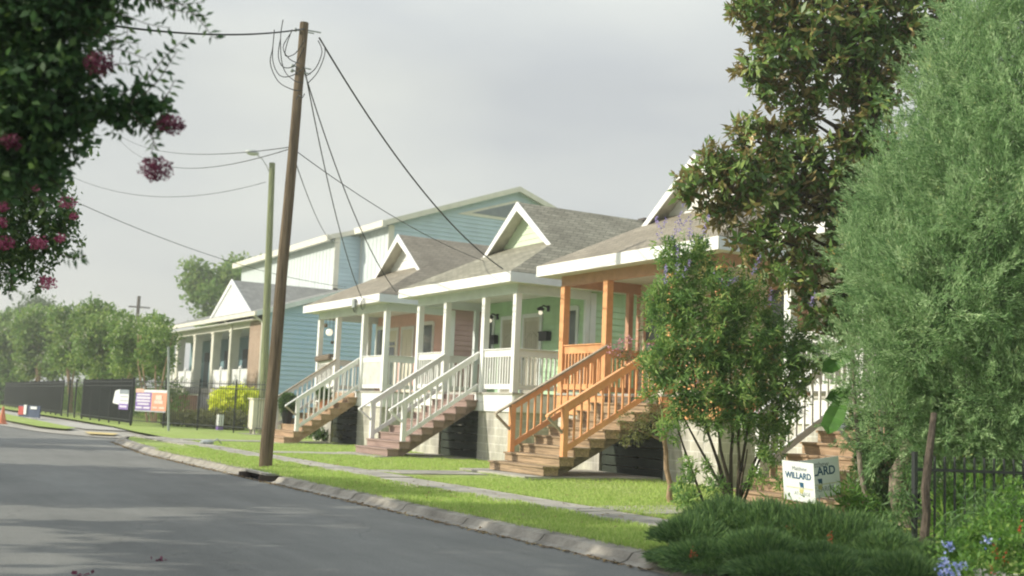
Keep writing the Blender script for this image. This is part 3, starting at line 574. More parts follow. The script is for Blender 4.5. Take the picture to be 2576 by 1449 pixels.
struct('verge', MB().quad((-400, -60, .09), (60, -60, .09), (60, -3.8, .09), (-400, -3.8, .09)), LAWN)
# concrete apron and far sidewalk, far grass island
ap = MB().quad((-36.6, 8.9, .02), (-36.6, 7.9, .02), (-37.6, 7.0, .02), (-39.5, 6.3, .02), (-41, 5.9, .02), (-49, 5.3, .02), (-150, 6.5, .02), (-150, 9.0, .02), (-60, 9.9, .02), (-48, 9.65, .02), (-42, 9.2, .02))
struct('apron', ap, CONC)
struct('far_sidewalk', MB().quad((-44.5, 7.9, .06), (-43.5, 9.2, .06), (-48, 9.55, .06), (-60, 9.0, .06), (-150, 11, .06), (-150, 9.5, .06), (-60, 7.9, .06), (-50, 7.75, .06)), CONCL)
struct('grass_island', MB().quad((-44.3, 7.55, .10), (-42.6, 6.9, .10), (-45, 6.35, .10), (-52, 6.2, .10), (-150, 7.4, .10), (-150, 9.4, .10), (-60, 7.8, .10), (-50, 7.6, .10)), LAWN)
YEL = mat('yellow_tactile_paint', (.62, .50, .22), .8, .1, 6)
tp = MB(); a, b, c, d = onZ(212, 1085, .07), onZ(300, 1090, .07), onZ(285, 1094, .07), onZ(225, 1091, .07)
struct('tactile_paving', MB().quad(a, d, c, b), YEL)
# kerb of separate cast lengths with an apron slope
kb = MB(); path = [(40, 6.2), (8, 6.2), (-10, 6.21), (-20, 6.26), (-27, 6.34), (-31, 6.6), (-34, 6.9), (-36, 7.35), (-36.9, 8.0), (-37, 8.8)]
acc = []
for (x0, y0), (x1, y1) in zip(path, path[1:]):
    L_ = math.hypot(x1-x0, y1-y0); n = max(1, round(L_/1.55))
    for i in range(n):
        for_ = [(x0+(x1-x0)*t, y0+(y1-y0)*t) for t in ((i+.008)/n, (i+.992)/n)]; acc.append(for_)
for i, (p, q) in enumerate(acc):
    if -19.9 < (p[0]+q[0])/2 < -18.7: continue
    d = Vector((q[0]-p[0], q[1]-p[1])).normalized(); nn = Vector((d.y, -d.x)); nn = nn if nn.y > 0 else -nn
    j = random.uniform(-.004, .004)
    pr = [(-.05, -.05), (-.05, .01+j), (.02, .03+j), (.08, .095+j), (.25, .115+j), (.25, -.05)]
    kb.prism([(p[0]+nn.x*a, p[1]+nn.y*a, z) for a, z in pr], (q[0]-p[0], q[1]-p[1], 0))
struct('kerb', kb, mat('worn_kerb_concrete', (.36, .335, .285), .95, .25, 2.2, bump=.5, bscale=30, dirt=.5))
sw = MB(); x = 30.0
while x > -36:
    L_ = 1.5; y0, y1 = (7.80, 8.62) if x > -27 else (7.85, 8.7); j = random.uniform(-.008, .012)
    sw.box(x-L_+.012, x, y0+random.uniform(-.015, .015), y1+random.uniform(-.015, .015), -.02, .128+j); x -= L_
struct('sidewalk', sw, CONC)
pt = MB()
for (x0, x1, y0, y1, z) in ((-20.55, -18.0, 10.85, 13.95, .165), (-28.0, -25.6, 11.2, 13.95, .125), (-35.8, -33.3, 11.4, 13.9, .105), (-13.3, -10.8, 11.0, 13.9, .145)):
    pt.box(x0, x1, y0, y1, -.05, z)
for (x0, x1, y0, y1) in ((-20.4, -19.3, 8.64, 10.84), (-27.7, -26.7, 8.64, 11.19), (-35.2, -34.2, 8.7, 11.39), (-12.8, -11.7, 8.64, 10.99)):
    pt.box(x0, x1, y0, y1, -.05, .118)
struct('front_path', pt, CONC)
# gutter inlet
t = thing('storm_drain', 'dark kerb drain opening with rusty edges beside the brown utility pole', 'drain', (-19.3, 6.25, 0))
MB().box(-19.88, -18.7, 6.26, 6.56, .09, .125).build('top_slab', CONC, t)
MB().box(-19.88, -19.8, 6.14, 6.6, -.05, .089).box(-18.78, -18.7, 6.14, 6.6, -.05, .089).box(-19.8, -18.78, 6.5, 6.6, -.05, .089).build('opening', mat('rusty_brick', (.10, .075, .06), .9), t)
MB().box(-19.8, -18.78, 6.12, 6.499, .0, .006).build('pit', BLACK, t)
# grass blades where the lawn is close enough to show them
def grass_blades():
    P = []
    def area(x0, x1, y0, y1, n): P.append(np.stack([rng.uniform(x0, x1, n), rng.uniform(y0, y1, n), np.full(n, .095)], 1))
    area(-14, -8, 6.42, 7.78, 18000); area(-20, -14, 6.46, 7.78, 14000); area(-28, -20, 6.7, 7.78, 9000)
    area(-18, -11, 8.66, 10.9, 22000); area(-18, -13.4, 10.9, 13.9, 9000); area(-26.6, -20.6, 8.66, 13.9, 22000); area(-18, -14, 8.66, 9, 1500)
    area(-33.2, -28.1, 8.8, 13.9, 9000)
    for y in (7.80, 8.63): P.append(np.stack([rng.uniform(-30, -8, 5000), y+rng.normal(0, .02, 5000), np.full(5000, .11)], 1))
    P.append(np.stack([rng.uniform(-27, -8, 4000), 6.42+rng.normal(0, .045, 4000), np.full(4000, .11)], 1))
    for (x0, x1, y0, y1) in ((-20.55, -18.0, 10.8, 10.85), (-18.0, -17.96, 10.85, 13.9), (-23.96, -16.5, 13.96, 14.02)):
        P.append(np.stack([rng.uniform(x0, x1, 500), rng.uniform(y0, y1, 500), np.full(500, .095)], 1))
    C = np.vstack(P); n = len(C); D = unit(n)*.45+np.array([0, 0, 1.]); keep = ~((C[:, 0] > -20.4) & (C[:, 0] < -19.3) & (C[:, 1] > 8.64) & (C[:, 1] < 10.8))
    keep &= (np.sin(C[:, 0]*2.3+np.sin(C[:, 1]*3.1)*1.5)+np.sin(C[:, 1]*4.7+C[:, 0]*1.9)+rng.normal(size=len(C))*.8) > -1.6
    C, D = C[keep], D[keep]; n = len(C)
    hh = (np.sin(C[:, 0]*1.3)+np.sin(C[:, 1]*2.1+C[:, 0]*.7)+np.sin(C[:, 0]*5.1+C[:, 1]*6.3))*.009
    o = leaves('grass_blades', C, D, unit(n), .042+hh+.022*rng.random(n), .009, leafmat('grass_blade', [(0, (.26, .39, .08)), (.6, (.40, .53, .14)), (1, (.54, .58, .25))], .7, .35), None)
    tag(o, kind='stuff'); o['label'] = 'short bright grass blades of the front lawns and kerb strip'; o['category'] = 'grass'
grass_blades()

P_ = np.stack([rng.uniform(-34, -8, 1500), 6.17+np.abs(rng.normal(0, .05, 1500))-.08, np.full(1500, .012)], 1); P_[:, 1] += np.where(P_[:, 0] < -27, (-27-P_[:, 0])*.09, 0)
P2_ = np.stack([rng.uniform(-36, -8, 700), rng.uniform(6.4, 9.4, 700), np.full(700, .14)], 1); P_ = np.vstack([P_, P2_])
o = leaves('leaf_litter', P_, unit(len(P_))*np.array([1, 1, .15]), unit(len(P_))*.3+np.array([0, 0, 1.]), .05*(.6+.8*rng.random(len(P_))), .03, leafmat('dry_leaf', [(0, (.14, .08, .03)), (.6, (.26, .17, .07)), (1, (.34, .28, .12))], .8, .1)); tag(o, kind='stuff'); o['label'] = 'dry brown leaves scattered along the kerb and sidewalk'; o['category'] = 'leaves'
# ------------------------------------------------------------------ poles and wires
t = thing('utility_pole', 'tall leaning brown wooden utility pole at the kerb with coiled cables on top', 'utility pole', (-21.05, 7.0, .1))
pB = Vector((-21.05, 7.0, -.1)); pT = onX(765, 57, -21.05)
pm = MB(); n = 14; pm.tube([pB.lerp(pT, i/n)+Vector((random.uniform(-.01, .01), random.uniform(-.01, .01), 0)) for i in range(n+1)], [.125-.042*i/n for i in range(n+1)], 14, wob=.03)
pm.build('pole', POLE, t, smooth=False)
def pole_pt(v): return onX(770-(v-57)*.086, v, -21.05)
hw_ = MB(); 
for v in (80, 170, 182): q = pole_pt(v); MB().tube([q+Vector((0, -.18, 0)), q+Vector((0, .18, 0))], .014, 6).ball(q+Vector((0, -.2, 0)), .04, 8, 5).build('bracket', GALV, t)
MB().tube([pole_pt(75)+Vector((0, .05, 0)), pole_pt(75)+Vector((0, .32, .01))], .016, 6).build('bracket', GALV, t)
def px_tube(mb, pts, d, r=.011, seg=5): mb.tube([at(u, v, d) for u, v in pts], r, seg, cap=False)
cl = MB(); dP = 19.9
for pts in ([(690, 75), (686, 120), (680, 160), (700, 205), (735, 225), (757, 228)], [(712, 50), (706, 90), (708, 150), (720, 185), (745, 205), (762, 208)], [(706, 96), (700, 140), (712, 168), (740, 165), (765, 120)],
            [(735, 75), (722, 110), (718, 140), (742, 135), (768, 100)], [(765, 170), (735, 190), (704, 190), (686, 150), (690, 80)], [(757, 160), (730, 150), (712, 120), (730, 85)], [(772, 190), (795, 170), (810, 130), (800, 102)], [(774, 210), (800, 180), (818, 130), (806, 100)], [(745, 250), (752, 240), (760, 246), (766, 236)]):
    q = []
    for i in range(len(pts)-1):
        p0 = pts[max(i-1, 0)]; p1 = pts[i]; p2 = pts[i+1]; p3 = pts[min(i+2, len(pts)-1)]
        for s in (0, .25, .5, .75): q.append(tuple(.5*((2*p1[k])+(-p0[k]+p2[k])*s+(2*p0[k]-5*p1[k]+4*p2[k]-p3[k])*s*s+(-p0[k]+3*p1[k]-3*p2[k]+p3[k])*s**3) for k in (0, 1)))
    q.append(pts[-1]); dd = dP+random.uniform(-.12, .12); cl.tube([at(u, v, dd+.08*math.sin(i*.7)) for i, (u, v) in enumerate(q)], .0085, 5, cap=False)
cl.build('coiled_cable', WIRE, t)
def wire(lab, p, q, sag, r, n=24, name='overhead_wire', grp='overhead wires'):
    p = Vector(p); q = Vector(q); mb = MB()
    mb.tube([p.lerp(q, i/n)+Vector((0, 0, -4*sag*(i/n)*(1-i/n))) for i in range(n+1)], r, 5, cap=False)
    return tag(mb.build(name, WIRE), lab, 'wire', grp)
wire('thick black cable running left from the top of the brown pole', pole_pt(72), at(-150, -20, 11), .25, .016)
wire('heavy service cable from the coil by the pole top down to the green cottage roof', at(803, 95, 19.9), Vector((-23.9, 13.55, 4.75)), .45, .016)
wire('service cable from the pole down to the right end of the pink cottage eave', pole_pt(150), Vector((-32.6, 13.55, 4.62)), .45, .013)
wire('service cable from the pole down to the left corner of the green cottage eave', pole_pt(165), Vector((-30.05, 13.55, 4.62)), .5, .013)
wire('upper of two close thin wires running left from the middle of the brown pole', pole_pt(368), at(300, 340, 60), .5, .010)
wire('lower of two close thin wires running left from the middle of the brown pole', pole_pt(370), at(300, 350, 60), .9, .010)
wire('thin wire from the middle of the pole sloping right behind the cottage gables', pole_pt(378), at(1290, 680, 34), .3, .009)
wire('thin wire from the middle of the pole falling to the pale hall', pole_pt(400), at(850, 610, 60), .5, .010)
wire('thin sagging wire ending at the top of the green pole', at(668, 458, 45), at(100, 400, 60), 1.2, .012)
wire('long thin wire sloping down across the sky behind the poles', at(100, 465, 35), at(870, 722, 52), .5, .012)
t = thing('street_lamp', 'greenish wooden pole with a small grey street lamp on a thin arm', 'street lamp', (-43.2, 14.6, .1))
gb, gt = onX(661, 1060, -43.2), onX(685, 410, -43.2)
gb = Vector((-43.2, gb.y, 0)); MB().tube([gb.lerp(gt, i/8) for i in range(9)], [.165-.05*i/8 for i in range(9)], 12, wob=.02).build('pole', POLEG, t)
lp = onX(641, 386, -43.4)
am = MB().tube([onX(680, 440, -43.2), onX(672, 420, -43.2), onX(660, 400, -43.3), lp], .022, 6).build('arm', mat('pale_grey_arm', (.5, .52, .5), .5), t)
MB().ball(lp+Vector((0, -.1, .02)), (.14, .28, .12), 12, 8).build('lamp_head', mat('pale_lamp_head', (.55, .58, .55), .35), t, smooth=True)
t = thing('distant_pole', 'tiny dark utility pole far behind the flowering trees', 'utility pole', (-120, 29, 0))
q = at(350, 745, 125); MB().tube([Vector((q.x, q.y, 0)), q], .2, 6).beam(q+Vector((-.2, -1, -1.2)), q+Vector((.2, 1.2, -1.2)), .15, .15).build('pole', BARK, t)
t = thing('sign_post', 'thin grey steel post standing in front of the black fence', 'post', (-43.6, 10.7, .1))
q = onX(424, 872, -43.6); MB().tube([(-43.6, 10.7, 0), (-43.6, q.y, q.z)], .045, 8).build('post', GALV, t)
# utility cabinet
t = thing('utility_cabinet', 'beige metal utility cabinet on short legs beside the green pole', 'utility box', (-42.9, 13.9, .1))
c_ = onZ(640, 1092, .1); 
MB().box(-42.8, -42.2, 13.42, 14.75, .28, 1.40).build('cabinet', BEIGEM, t, bevel=.02)
MB().box(-42.85, -42.15, 13.37, 14.8, 1.40, 1.45).build('lid', BEIGEM, t, bevel=.02)
for x in (-42.7, -42.3):
    for y in (13.55, 14.6): MB().box(x-.04, x+.04, y-.04, y+.04, .02, .28).build('leg', BEIGEM, t)
MB().box(-42.199, -42.17, 14.5, 14.58, .8, .95).build('handle', GALV, t)
sheet('cabinet_pad', [(-43.2, 13.1), (-41.8, 13.1), (-41.8, 15.1), (-43.2, 15.1)], .108, CONC)

# ------------------------------------------------------------------ black fences, banners, signs, cone
def fence(lab, p, q, h, sp=.115, name='fence', pw=.011):
    p = Vector((*p, .1)); q = Vector((*q, .1)); t = thing(name, lab, 'fence' if name == 'fence' else 'gate', p, 'black steel fence panels along the far walk'); L_ = (q-p).length; d = (q-p)/L_
    m = MB()
    for i in range(int(L_/sp)): c = p+d*(i+.5)*sp; m.box(c.x-pw, c.x+pw, c.y-pw, c.y+pw, .2, h)
    m.build('pickets', FENCEM, t)
    for z in (.32, h-.30, h-.12): MB().vbeam(p+Vector((0, 0, z-.1)), q+Vector((0, 0, z-.1)), .035, .035).build('rail', FENCEM, t)
    n = max(1, round(L_/2.4)); pp = .034 if pw > .01 else .02
    for i in range(n+1): c = p.lerp(q, i/n); MB().box(c.x-pp, c.x+pp, c.y-pp, c.y+pp, .05, h+.06).build('post', FENCEM, t)
    return t
fence('long black picket fence at far left, seen so edge-on that it looks solid', (-103, 11.75), (-67.4, 10.62), 2.05)
fence('black picket gate with open bars between the two dense fence runs', (-67.3, 10.62), (-61.2, 10.62), 2.05, sp=.5, name='gate')
fence('black picket fence run with the white and purple banner, left of the fence corner', (-61.1, 10.62), (-50.3, 10.72), 2.08)
fence('black picket fence run standing before the yellow bush and brick wing', (-50.25, 10.75), (-41.2, 13.9), 2.08, sp=.15, pw=.007)
PUR = mat('purple_banner', (.22, .14, .42), .5, .05); ORB = mat('orange_banner', (.75, .33, .22), .5, .05); WHB = mat('white_banner', (.72, .74, .74), .5, .04); LIL = mat('lilac_print', (.66, .62, .72), .5, .03)
t = thing('banner', 'purple and orange banner tied to the fence just right of its corner post', 'banner', (-47, 11.7, .8))
A, B = Vector((-49.98, 10.84, 0)), Vector((-47.8, 11.60, 0)); dn = Vector((.33, -.94, 0))
def bq(mb, a, b, z0, z1, off):
    P_, Q_ = A.lerp(B, a)+dn*off, A.lerp(B, b)+dn*off; mb.prism([(P_.x, P_.y, z0), (Q_.x, Q_.y, z0), (Q_.x, Q_.y, z1), (P_.x, P_.y, z1)], dn*.012)
def bmk(name, rects, off, m, par): 
    mb = MB(); [bq(mb, *r, off) for r in rects]; return mb.build(name, m, par)
bn = bmk('cloth', [(0, .52, .78, 1.62)], .04, PUR, t); bmk('cloth', [(.52, 1, .78, 1.62)], .041, ORB, t)
bmk('white_band', [(.27, 1, 1.52, 1.63)], .056, WHB, t); bmk('orange_tab', [(.0, .26, 1.5, 1.66)], .056, mat('pale_orange_print', (.75, .48, .38), .5), t)
bmk('lower_band', [(0, 1, .72, .775)], .056, mat('grey_print', (.4, .42, .45), .5), t)
bmk('printed_lines', [(.05, .47, 1.38, 1.46), (.04, .49, 1.24, 1.34), (.04, .49, 1.12, 1.20), (.08, .46, .99, 1.07), (.04, .24, .84, .92), (.28, .49, .84, .92)], .058, LIL, t)
bmk('printed_mark', [(.66, .86, 1.22, 1.42), (.62, .9, 1.06, 1.20), (.57, .74, .86, .94), (.78, .95, .86, .94)], .058, mat('cream_print', (.74, .58, .50), .5), t)
t = thing('banner', 'white and purple banner tied to the fence just left of its corner post', 'banner', (-52, 10.6, .8))
def bx2(nm, x0, x1, z0, z1, m, o=0): MB().box(x0, x1, 10.60-o, 10.61-o, z0, z1).build(nm, m, t)
bx2('cloth', -52.3, -50.45, .75, 1.6, WHB); bx2('purple_band', -52.3, -50.45, .75, 1.0, PUR, .012); bx2('grey_band', -52.3, -50.45, 1.42, 1.6, mat('blue_grey_print', (.25, .29, .32), .5), .012)
bx2('printed_lines', -52.1, -50.6, .84, .92, LIL, .026); bx2('printed_lines', -52.1, -50.6, 1.10, 1.16, mat('grey_print'[:], (.4, .42, .45), .5), .012); bx2('printed_lines', -52.1, -50.6, 1.27, 1.33, MATS['grey_print'], .012)
MB().prism([(-52.95, 10.45, 1.0), (-52.8, 10.5, 1.55), (-52.3, 10.6, 1.62), (-52.35, 10.6, .95)], (0, .01, 0)).build('loose_flap', WHB, t)
t = thing('yard_sign', 'small dark blue and red sign lying by the far sidewalk', 'sign', (-61, 8.3, .1))
q = onZ(70, 1052, .1)
MB().beam(q+Vector((-1.2, -.25, .32)), q+Vector((1.2, .35, .32)), .04, .55).build('board', mat('navy_print', (.06, .08, .14), .5), t)
MB().beam(q+Vector((-1.2, -.28, .34)), q+Vector((-.6, -.13, .34)), .04, .4).build('red_print', mat('red_print', (.45, .08, .07), .5), t)
MB().beam(q+Vector((-.5, -.13, .4)), q+Vector((-.2, -.06, .4)), .04, .45).build('white_print', WHB, t); MB().beam(q+Vector((.2, .07, .5)), q+Vector((.9, .25, .5)), .05, .12).build('white_print', WHB, t)
t = thing('yard_sign', 'tiny white and purple sign stuck in the grass before the fence', 'sign', (-43.2, 12.6, .1))
q = onZ(554, 1085, .1)
MB().box(q.x-.3, q.x+.02, q.y-.1, q.y+.1, .15, .75).build('board', WHB, t); MB().box(q.x-.3, q.x+.03, q.y-.105, q.y+.105, .15, .3).build('print', PUR, t); MB().tube([q, q+Vector((0, 0, .2))], .01, 5).build('stake', GALV, t)
t = thing('traffic_cone', 'faded orange traffic cone at the left edge of the road', 'traffic cone', (-49.2, 5.6, .02))
q = onZ(5, 1066, .03); c0 = (q.x, q.y, .03)
MB().lathe([(.17, .03), (.15, .06), (.035, .66), (.03, .68)], c0, 14).build('cone', mat('faded_orange_plastic', (.62, .22, .12), .6, .1), t); MB().box(q.x-.2, q.x+.2, q.y-.2, q.y+.2, .02, .06).build('base', MATS['faded_orange_plastic'], t, bevel=.02)
t = thing('litter', 'small pale crumpled object in the kerb grass', 'litter', (-29, 8, .1))
q = onZ(520, 1118, .12); MB().ball(q+Vector((0, 0, .05)), (.16, .2, .08), 8, 5).tube([q+Vector((0, .1, .02)), q+Vector((.1, .25, .16)), q+Vector((0, .4, .03))], .02, 5).build('shell', GALV, t)
# campaign sign: two folded boards
def text_mesh(txt, size, m, parent, mtx, bold=0):
    cu = bpy.data.curves.new('lettering', 'FONT'); cu.body = txt; cu.size = size; cu.offset = bold; cu.extrude = .001; cu.align_x = 'CENTER'
    tmp = bpy.data.objects.new('tmp', cu); COL.objects.link(tmp); dg = bpy.context.evaluated_depsgraph_get(); me = bpy.data.meshes.new_from_object(tmp.evaluated_get(dg)); bpy.data.objects.remove(tmp)
    me.transform(mtx); me.materials.append(m); o = bpy.data.objects.new('lettering', me); COL.objects.link(o); attach(o, parent); return o
t = thing('campaign_sign', 'white two-board campaign sign in front of the tan steps', 'sign', (-11.9, 11.6, .1))
SGN = mat('white_sign_board', (.74, .77, .76), .45, .03); NAVY = mat('navy_lettering', (.03, .10, .18), .5); GRYL = mat('grey_lettering', (.25, .28, .28), .5); YL = mat('yellow_print', (.55, .52, .22), .5)
def board(pa, pb_, pc, pd, sc=1):
    """corners: top-left, top-right, bottom-right, bottom-left"""
    x = (pb_-pa).normalized(); z = (pa-pd).normalized(); n = x.cross(z).normalized()
    b = MB().prism([pa, pb_, pc, pd], n*.006).build('board', SGN, t)
    if n.dot(CAM-pa) < 0: n = -n; 
    W_, H_ = (pb_-pa).length, (pa-pd).length
    def M(fx, fz, lift=.008): o_ = pa+x*(W_*fx)-z*(H_*fz)+n*lift; return Matrix(((x.x, z.x, n.x, o_.x), (x.y, z.y, n.y, o_.y), (x.z, z.z, n.z, o_.z), (0, 0, 0, 1)))
    text_mesh('Matthew', .080*W_/.62, GRYL, b, M(.55, .22))
    text_mesh('WILLARD', .118*W_/.62, NAVY, b, M(.5, .43), .003)
    text_mesh('AT-LARGE', .068*W_/.62, GRYL, b, M(.6, .85))
    mk = MB(); o_ = pa+x*W_*.52-z*H_*.52+n*.008
    mk.prism([o_, o_+x*.07, o_+x*.07-z*.07, o_+x*.045-z*.05, o_+x*.02-z*.06], n*.001); mk.build('emblem', NAVY, b)
    o_ = o_-z*.075; MB().prism([o_, o_+x*.07, o_+x*.05-z*.06, o_-z*.04], n*.001).build('emblem', YL, b)
    o_ = pa+x*W_*.1-z*H_*.66+n*.008; MB().prism([o_, o_+x*W_*.85, o_+x*W_*.85-z*.006, o_-z*.006], n*.001).build('rule', YL, b)
ea = at(1968, 1157, 13.25); eb = at(2047, 1166, 12.8); ec = at(2053, 1268, 12.8); ed = at(1974, 1254, 13.25)
board(ea, eb, ec, ed)
board(at(1988, 1163, 13.3), at(2108, 1147, 13.65), at(2115, 1243, 13.65), at(1996, 1262, 13.3))
MB().tube([ed+Vector((.1, .1, .1)), Vector((ed.x+.1, ed.y+.1, .05))], .008, 5).tube([ec+Vector((0, .05, .1)), Vector((ec.x, ec.y+.05, .05))], .008, 5).build('stake', GALV, t)
# ------------------------------------------------------------------ planting
LM = leafmat
MAG = LM('magnolia_leaf', [(0, (.055, .12, .03)), (.5, (.13, .23, .05)), (.76, (.26, .36, .09)), (.84, (.44, .28, .12)), (.94, (.42, .46, .15)), (1, (.66, .40, .22))], .42, .22, back=(.30, .24, .10), spec=.45)
CYP = LM('cypress_leaf', [(0, (.075, .16, .06)), (.3, (.20, .34, .14)), (.65, (.37, .52, .26)), (.88, (.50, .64, .37)), (1, (.56, .58, .22))], .85, .4)
VIT = LM('vitex_leaf', [(0, (.06, .14, .04)), (.5, (.17, .30, .08)), (.85, (.34, .47, .13)), (1, (.52, .52, .2))], .6, .4)
CRP = LM('crepe_leaf', [(0, (.03, .075, .03)), (.6, (.06, .13, .045)), (1, (.12, .2, .05))], .6, .35)
CRP2 = LM('crepe_leaf_light', [(0, (.04, .09, .03)), (.6, (.09, .17, .05)), (1, (.2, .27, .07))], .6, .3)
PNKF = LM('magenta_flower', [(0, (.08, .012, .03)), (.5, (.15, .03, .065)), (1, (.26, .07, .13))], .6, .3)
HDG = LM('hedge_leaf', [(0, (.08, .15, .03)), (.5, (.19, .29, .06)), (1, (.34, .40, .11))], .6, .3)
WHF = LM('white_flower', [(0, (.55, .55, .42)), (1, (.75, .74, .62))], .6, .3)
PURF = LM('violet_flower', [(0, (.30, .24, .52)), (1, (.50, .43, .70))], .6, .3)
BLUF = LM('pale_blue_flower', [(0, (.22, .28, .65)), (1, (.5, .55, .8))], .6, .3)
REDF = LM('red_flower', [(0, (.5, .05, .03)), (1, (.65, .12, .06))], .6, .3)
DARKG = LM('fine_dark_leaf', [(0, (.04, .09, .03)), (.6, (.10, .19, .06)), (1, (.2, .31, .09))], .6, .25)
YELB = LM('golden_leaf', [(0, (.48, .55, .03)), (.5, (.70, .75, .05)), (1, (.85, .86, .12))], .6, .3)
OLIV = LM('olive_leaf', [(0, (.08, .10, .03)), (1, (.24, .24, .09))], .6, .3)
BRT = LM('bright_leaf', [(0, (.05, .12, .02)), (.6, (.12, .25, .04)), (1, (.28, .38, .09))], .5, .35)
def limb(mb, p, q, r0, r1, n=8, wob=.06, seg=8):
    p = Vector(p); q = Vector(q); L_ = (q-p).length; o = Vector((0, 0, 0)); pts = []
    for i in range(n+1):
        if 0 < i < n: o += Vector((random.uniform(-1, 1), random.uniform(-1, 1), random.uniform(-.4, .4)))*wob*L_/n
        pts.append(p.lerp(q, i/n)+o*math.sin(math.pi*i/n))
    mb.tube(pts, [r0+(r1-r0)*i/n for i in range(n+1)], seg, wob=.06)
def blobpt(b, f=.4): return Vector((b[0], b[1], b[2]-f*b[5]))

# magnolia
t = thing('magnolia_tree', 'tall magnolia with glossy leaves and rusty undersides over the orange cottage roof', 'tree', (-11.2, 12.2, .1))
dm = 15.8
mb_ = [pb(1905, 10, 75, dm), pb(1985, 110, 105, dm), pb(2100, 40, 140, dm), pb(2230, 80, 130, dm), pb(2310, 10, 110, dm), pb(1930, 175, 75, dm), pb(2080, 190, 95, dm), pb(2200, 220, 95, dm), pb(1950, 240, 40, dm, None, .9), pb(2010, 265, 42, dm, None, .9),
       pb(1880, -110, 110, dm), pb(2060, -130, 140, dm), pb(2240, -140, 150, dm), pb(2150, -260, 150, dm),
       pb(2035, 300, 36, dm, None, .8), pb(1900, 355, 70, dm), pb(1990, 370, 65, dm), pb(1800, 420, 62, dm), pb(1745, 470, 50, dm, None, .8), pb(1870, 460, 85, dm), pb(1975, 465, 85, dm), pb(2085, 420, 90, dm), pb(2170, 340, 70, dm),
       pb(1790, 540, 50, dm, None, .75), pb(1880, 580, 60, dm, None, .75), pb(1990, 570, 70, dm, None, .75), pb(2110, 530, 65, dm), pb(2160, 440, 60, dm), pb(1860, 640, 36, dm, None, .6), pb(1935, 670, 50, dm, None, .7), pb(2030, 680, 65, dm, None, .9), pb(2200, 400, 60, dm), pb(2190, 520, 60, dm), pb(2170, 620, 60, dm), pb(2150, 720, 50, dm), pb(2140, 810, 40, dm), pb(2110, 640, 70, dm, None, .8), pb(2060, 760, 55, dm, None, .8), pb(2110, 840, 35, dm), pb(2090, 790, 50, dm)]
tk = MB(); tb = Vector((-10.9, 12.6, .05)); top = at(2190, 120, dm+.1); limb(tk, tb, at(2200, 500, dm+.1), .17, .12, 8, .03); limb(tk, at(2200, 500, dm+.1), top, .12, .06, 8, .05); limb(tk, top, at(2160, -240, dm), .06, .02)
for k, i in enumerate((0, 1, 4, 7, 9, 14, 15, 17, 19, 21, 24, 25, 29, 31, 33, 11)):
    b = mb_[i]; hgt = min(max(b[2]-.6, 1.6), 6.5); f = (hgt)/(top.z); base = tb.lerp(top, min(f, 1)); limb(tk, base, blobpt(b, 0), .05, .012, 7, .1, 6)
tk.build('trunk', BARK, t)
foliage('crown', mb_, 30, 12, .16, .150, .054, MAG, t, 'rosette', .3, .1)

# arizona cypress, grey-green
t = thing('cypress_tree', 'broad feathery grey-green cypress filling the right edge', 'tree', (-8.7, 11.2, .1))
dc = 13.6; prof = [(2620, -60, 110), (2590, 60, 150), (2560, 170, 190), (2530, 280, 225), (2510, 390, 250), (2490, 500, 275), (2480, 610, 295), (2475, 720, 305), (2470, 830, 295), (2470, 930, 275), (2485, 1030, 240), (2510, 1110, 190)]
cy = []
for i, (u, v, r) in enumerate(prof):
    cy.append(pb(u, v, r*.66, dc, r*.66*dc/F, 1.2)); n = 9
    for k in range(n):
        a = 2*math.pi*(k+.5*(i % 2))/n+random.uniform(-.2, .2); c0 = at(u, v, dc); R_ = r*dc/F*random.uniform(.55, 1.0); rr = r*dc/F*random.uniform(.18, .36)
        cy.append((c0.x+R_*math.cos(a), c0.y+R_*math.sin(a), c0.z+random.uniform(-.2, .25), rr, rr, rr*1.1, 1.6))
for (u, v, r) in ((2205, 880, 40), (2215, 960, 40), (2240, 1050, 40), (2215, 780, 45), (2230, 650, 40), (2270, 520, 35), (2320, 380, 35), (2360, 280, 30), (2420, 170, 30), (2320, 1120, 45), (2390, 1160, 45), (2180, 720, 25), (2480, 1170, 50), (2560, 1150, 50)):
    cy.append(pb(u, v, r, dc-.3, None, 1.8))
foliage('crown', cy, 30, 66, .30, .060, .0105, CYP, t, 'feather', .7, .6)
tk = MB(); b0 = at(2282, 1330, 14.2); b0.z = .05
tk.tube([b0, at(2272, 1290, 14.2), at(2262, 1240, 14.15), at(2266, 1190, 14.1), at(2285, 1150, 14.1), at(2292, 1100, 14.1), at(2310, 1000, 14.0), at(2360, 800, 13.9), at(2450, 500, 13.8), at(2520, 200, 13.7)], [.135, .125, .12, .125, .11, .105, .10, .09, .06, .03], 12, wob=.16)
for a_ in ((2292, 1100, 2230, 980), (2310, 1000, 2420, 820), (2360, 800, 2280, 600), (2450, 600, 2560, 380)): limb(tk, at(a_[0], a_[1], 14), at(a_[2], a_[3], 13.7), .06, .02)
tk.build('trunk', BARKL, t)
t = thing('dead_trunk', 'thin dark trunk between the cypress trunk and the iron fence', 'trunk', (-7.4, 8.9, .1))
q = at(2328, 1410, 10.9); q.z = .05; tk = MB(); tk.tube([q, at(2326, 1350, 10.9), at(2332, 1290, 10.95), at(2328, 1230, 11), at(2336, 1150, 11.1), at(2350, 1040, 11.3)], [.05, .045, .04, .042, .038, .03], 9, wob=.12); tk.build('trunk', BARK, t)
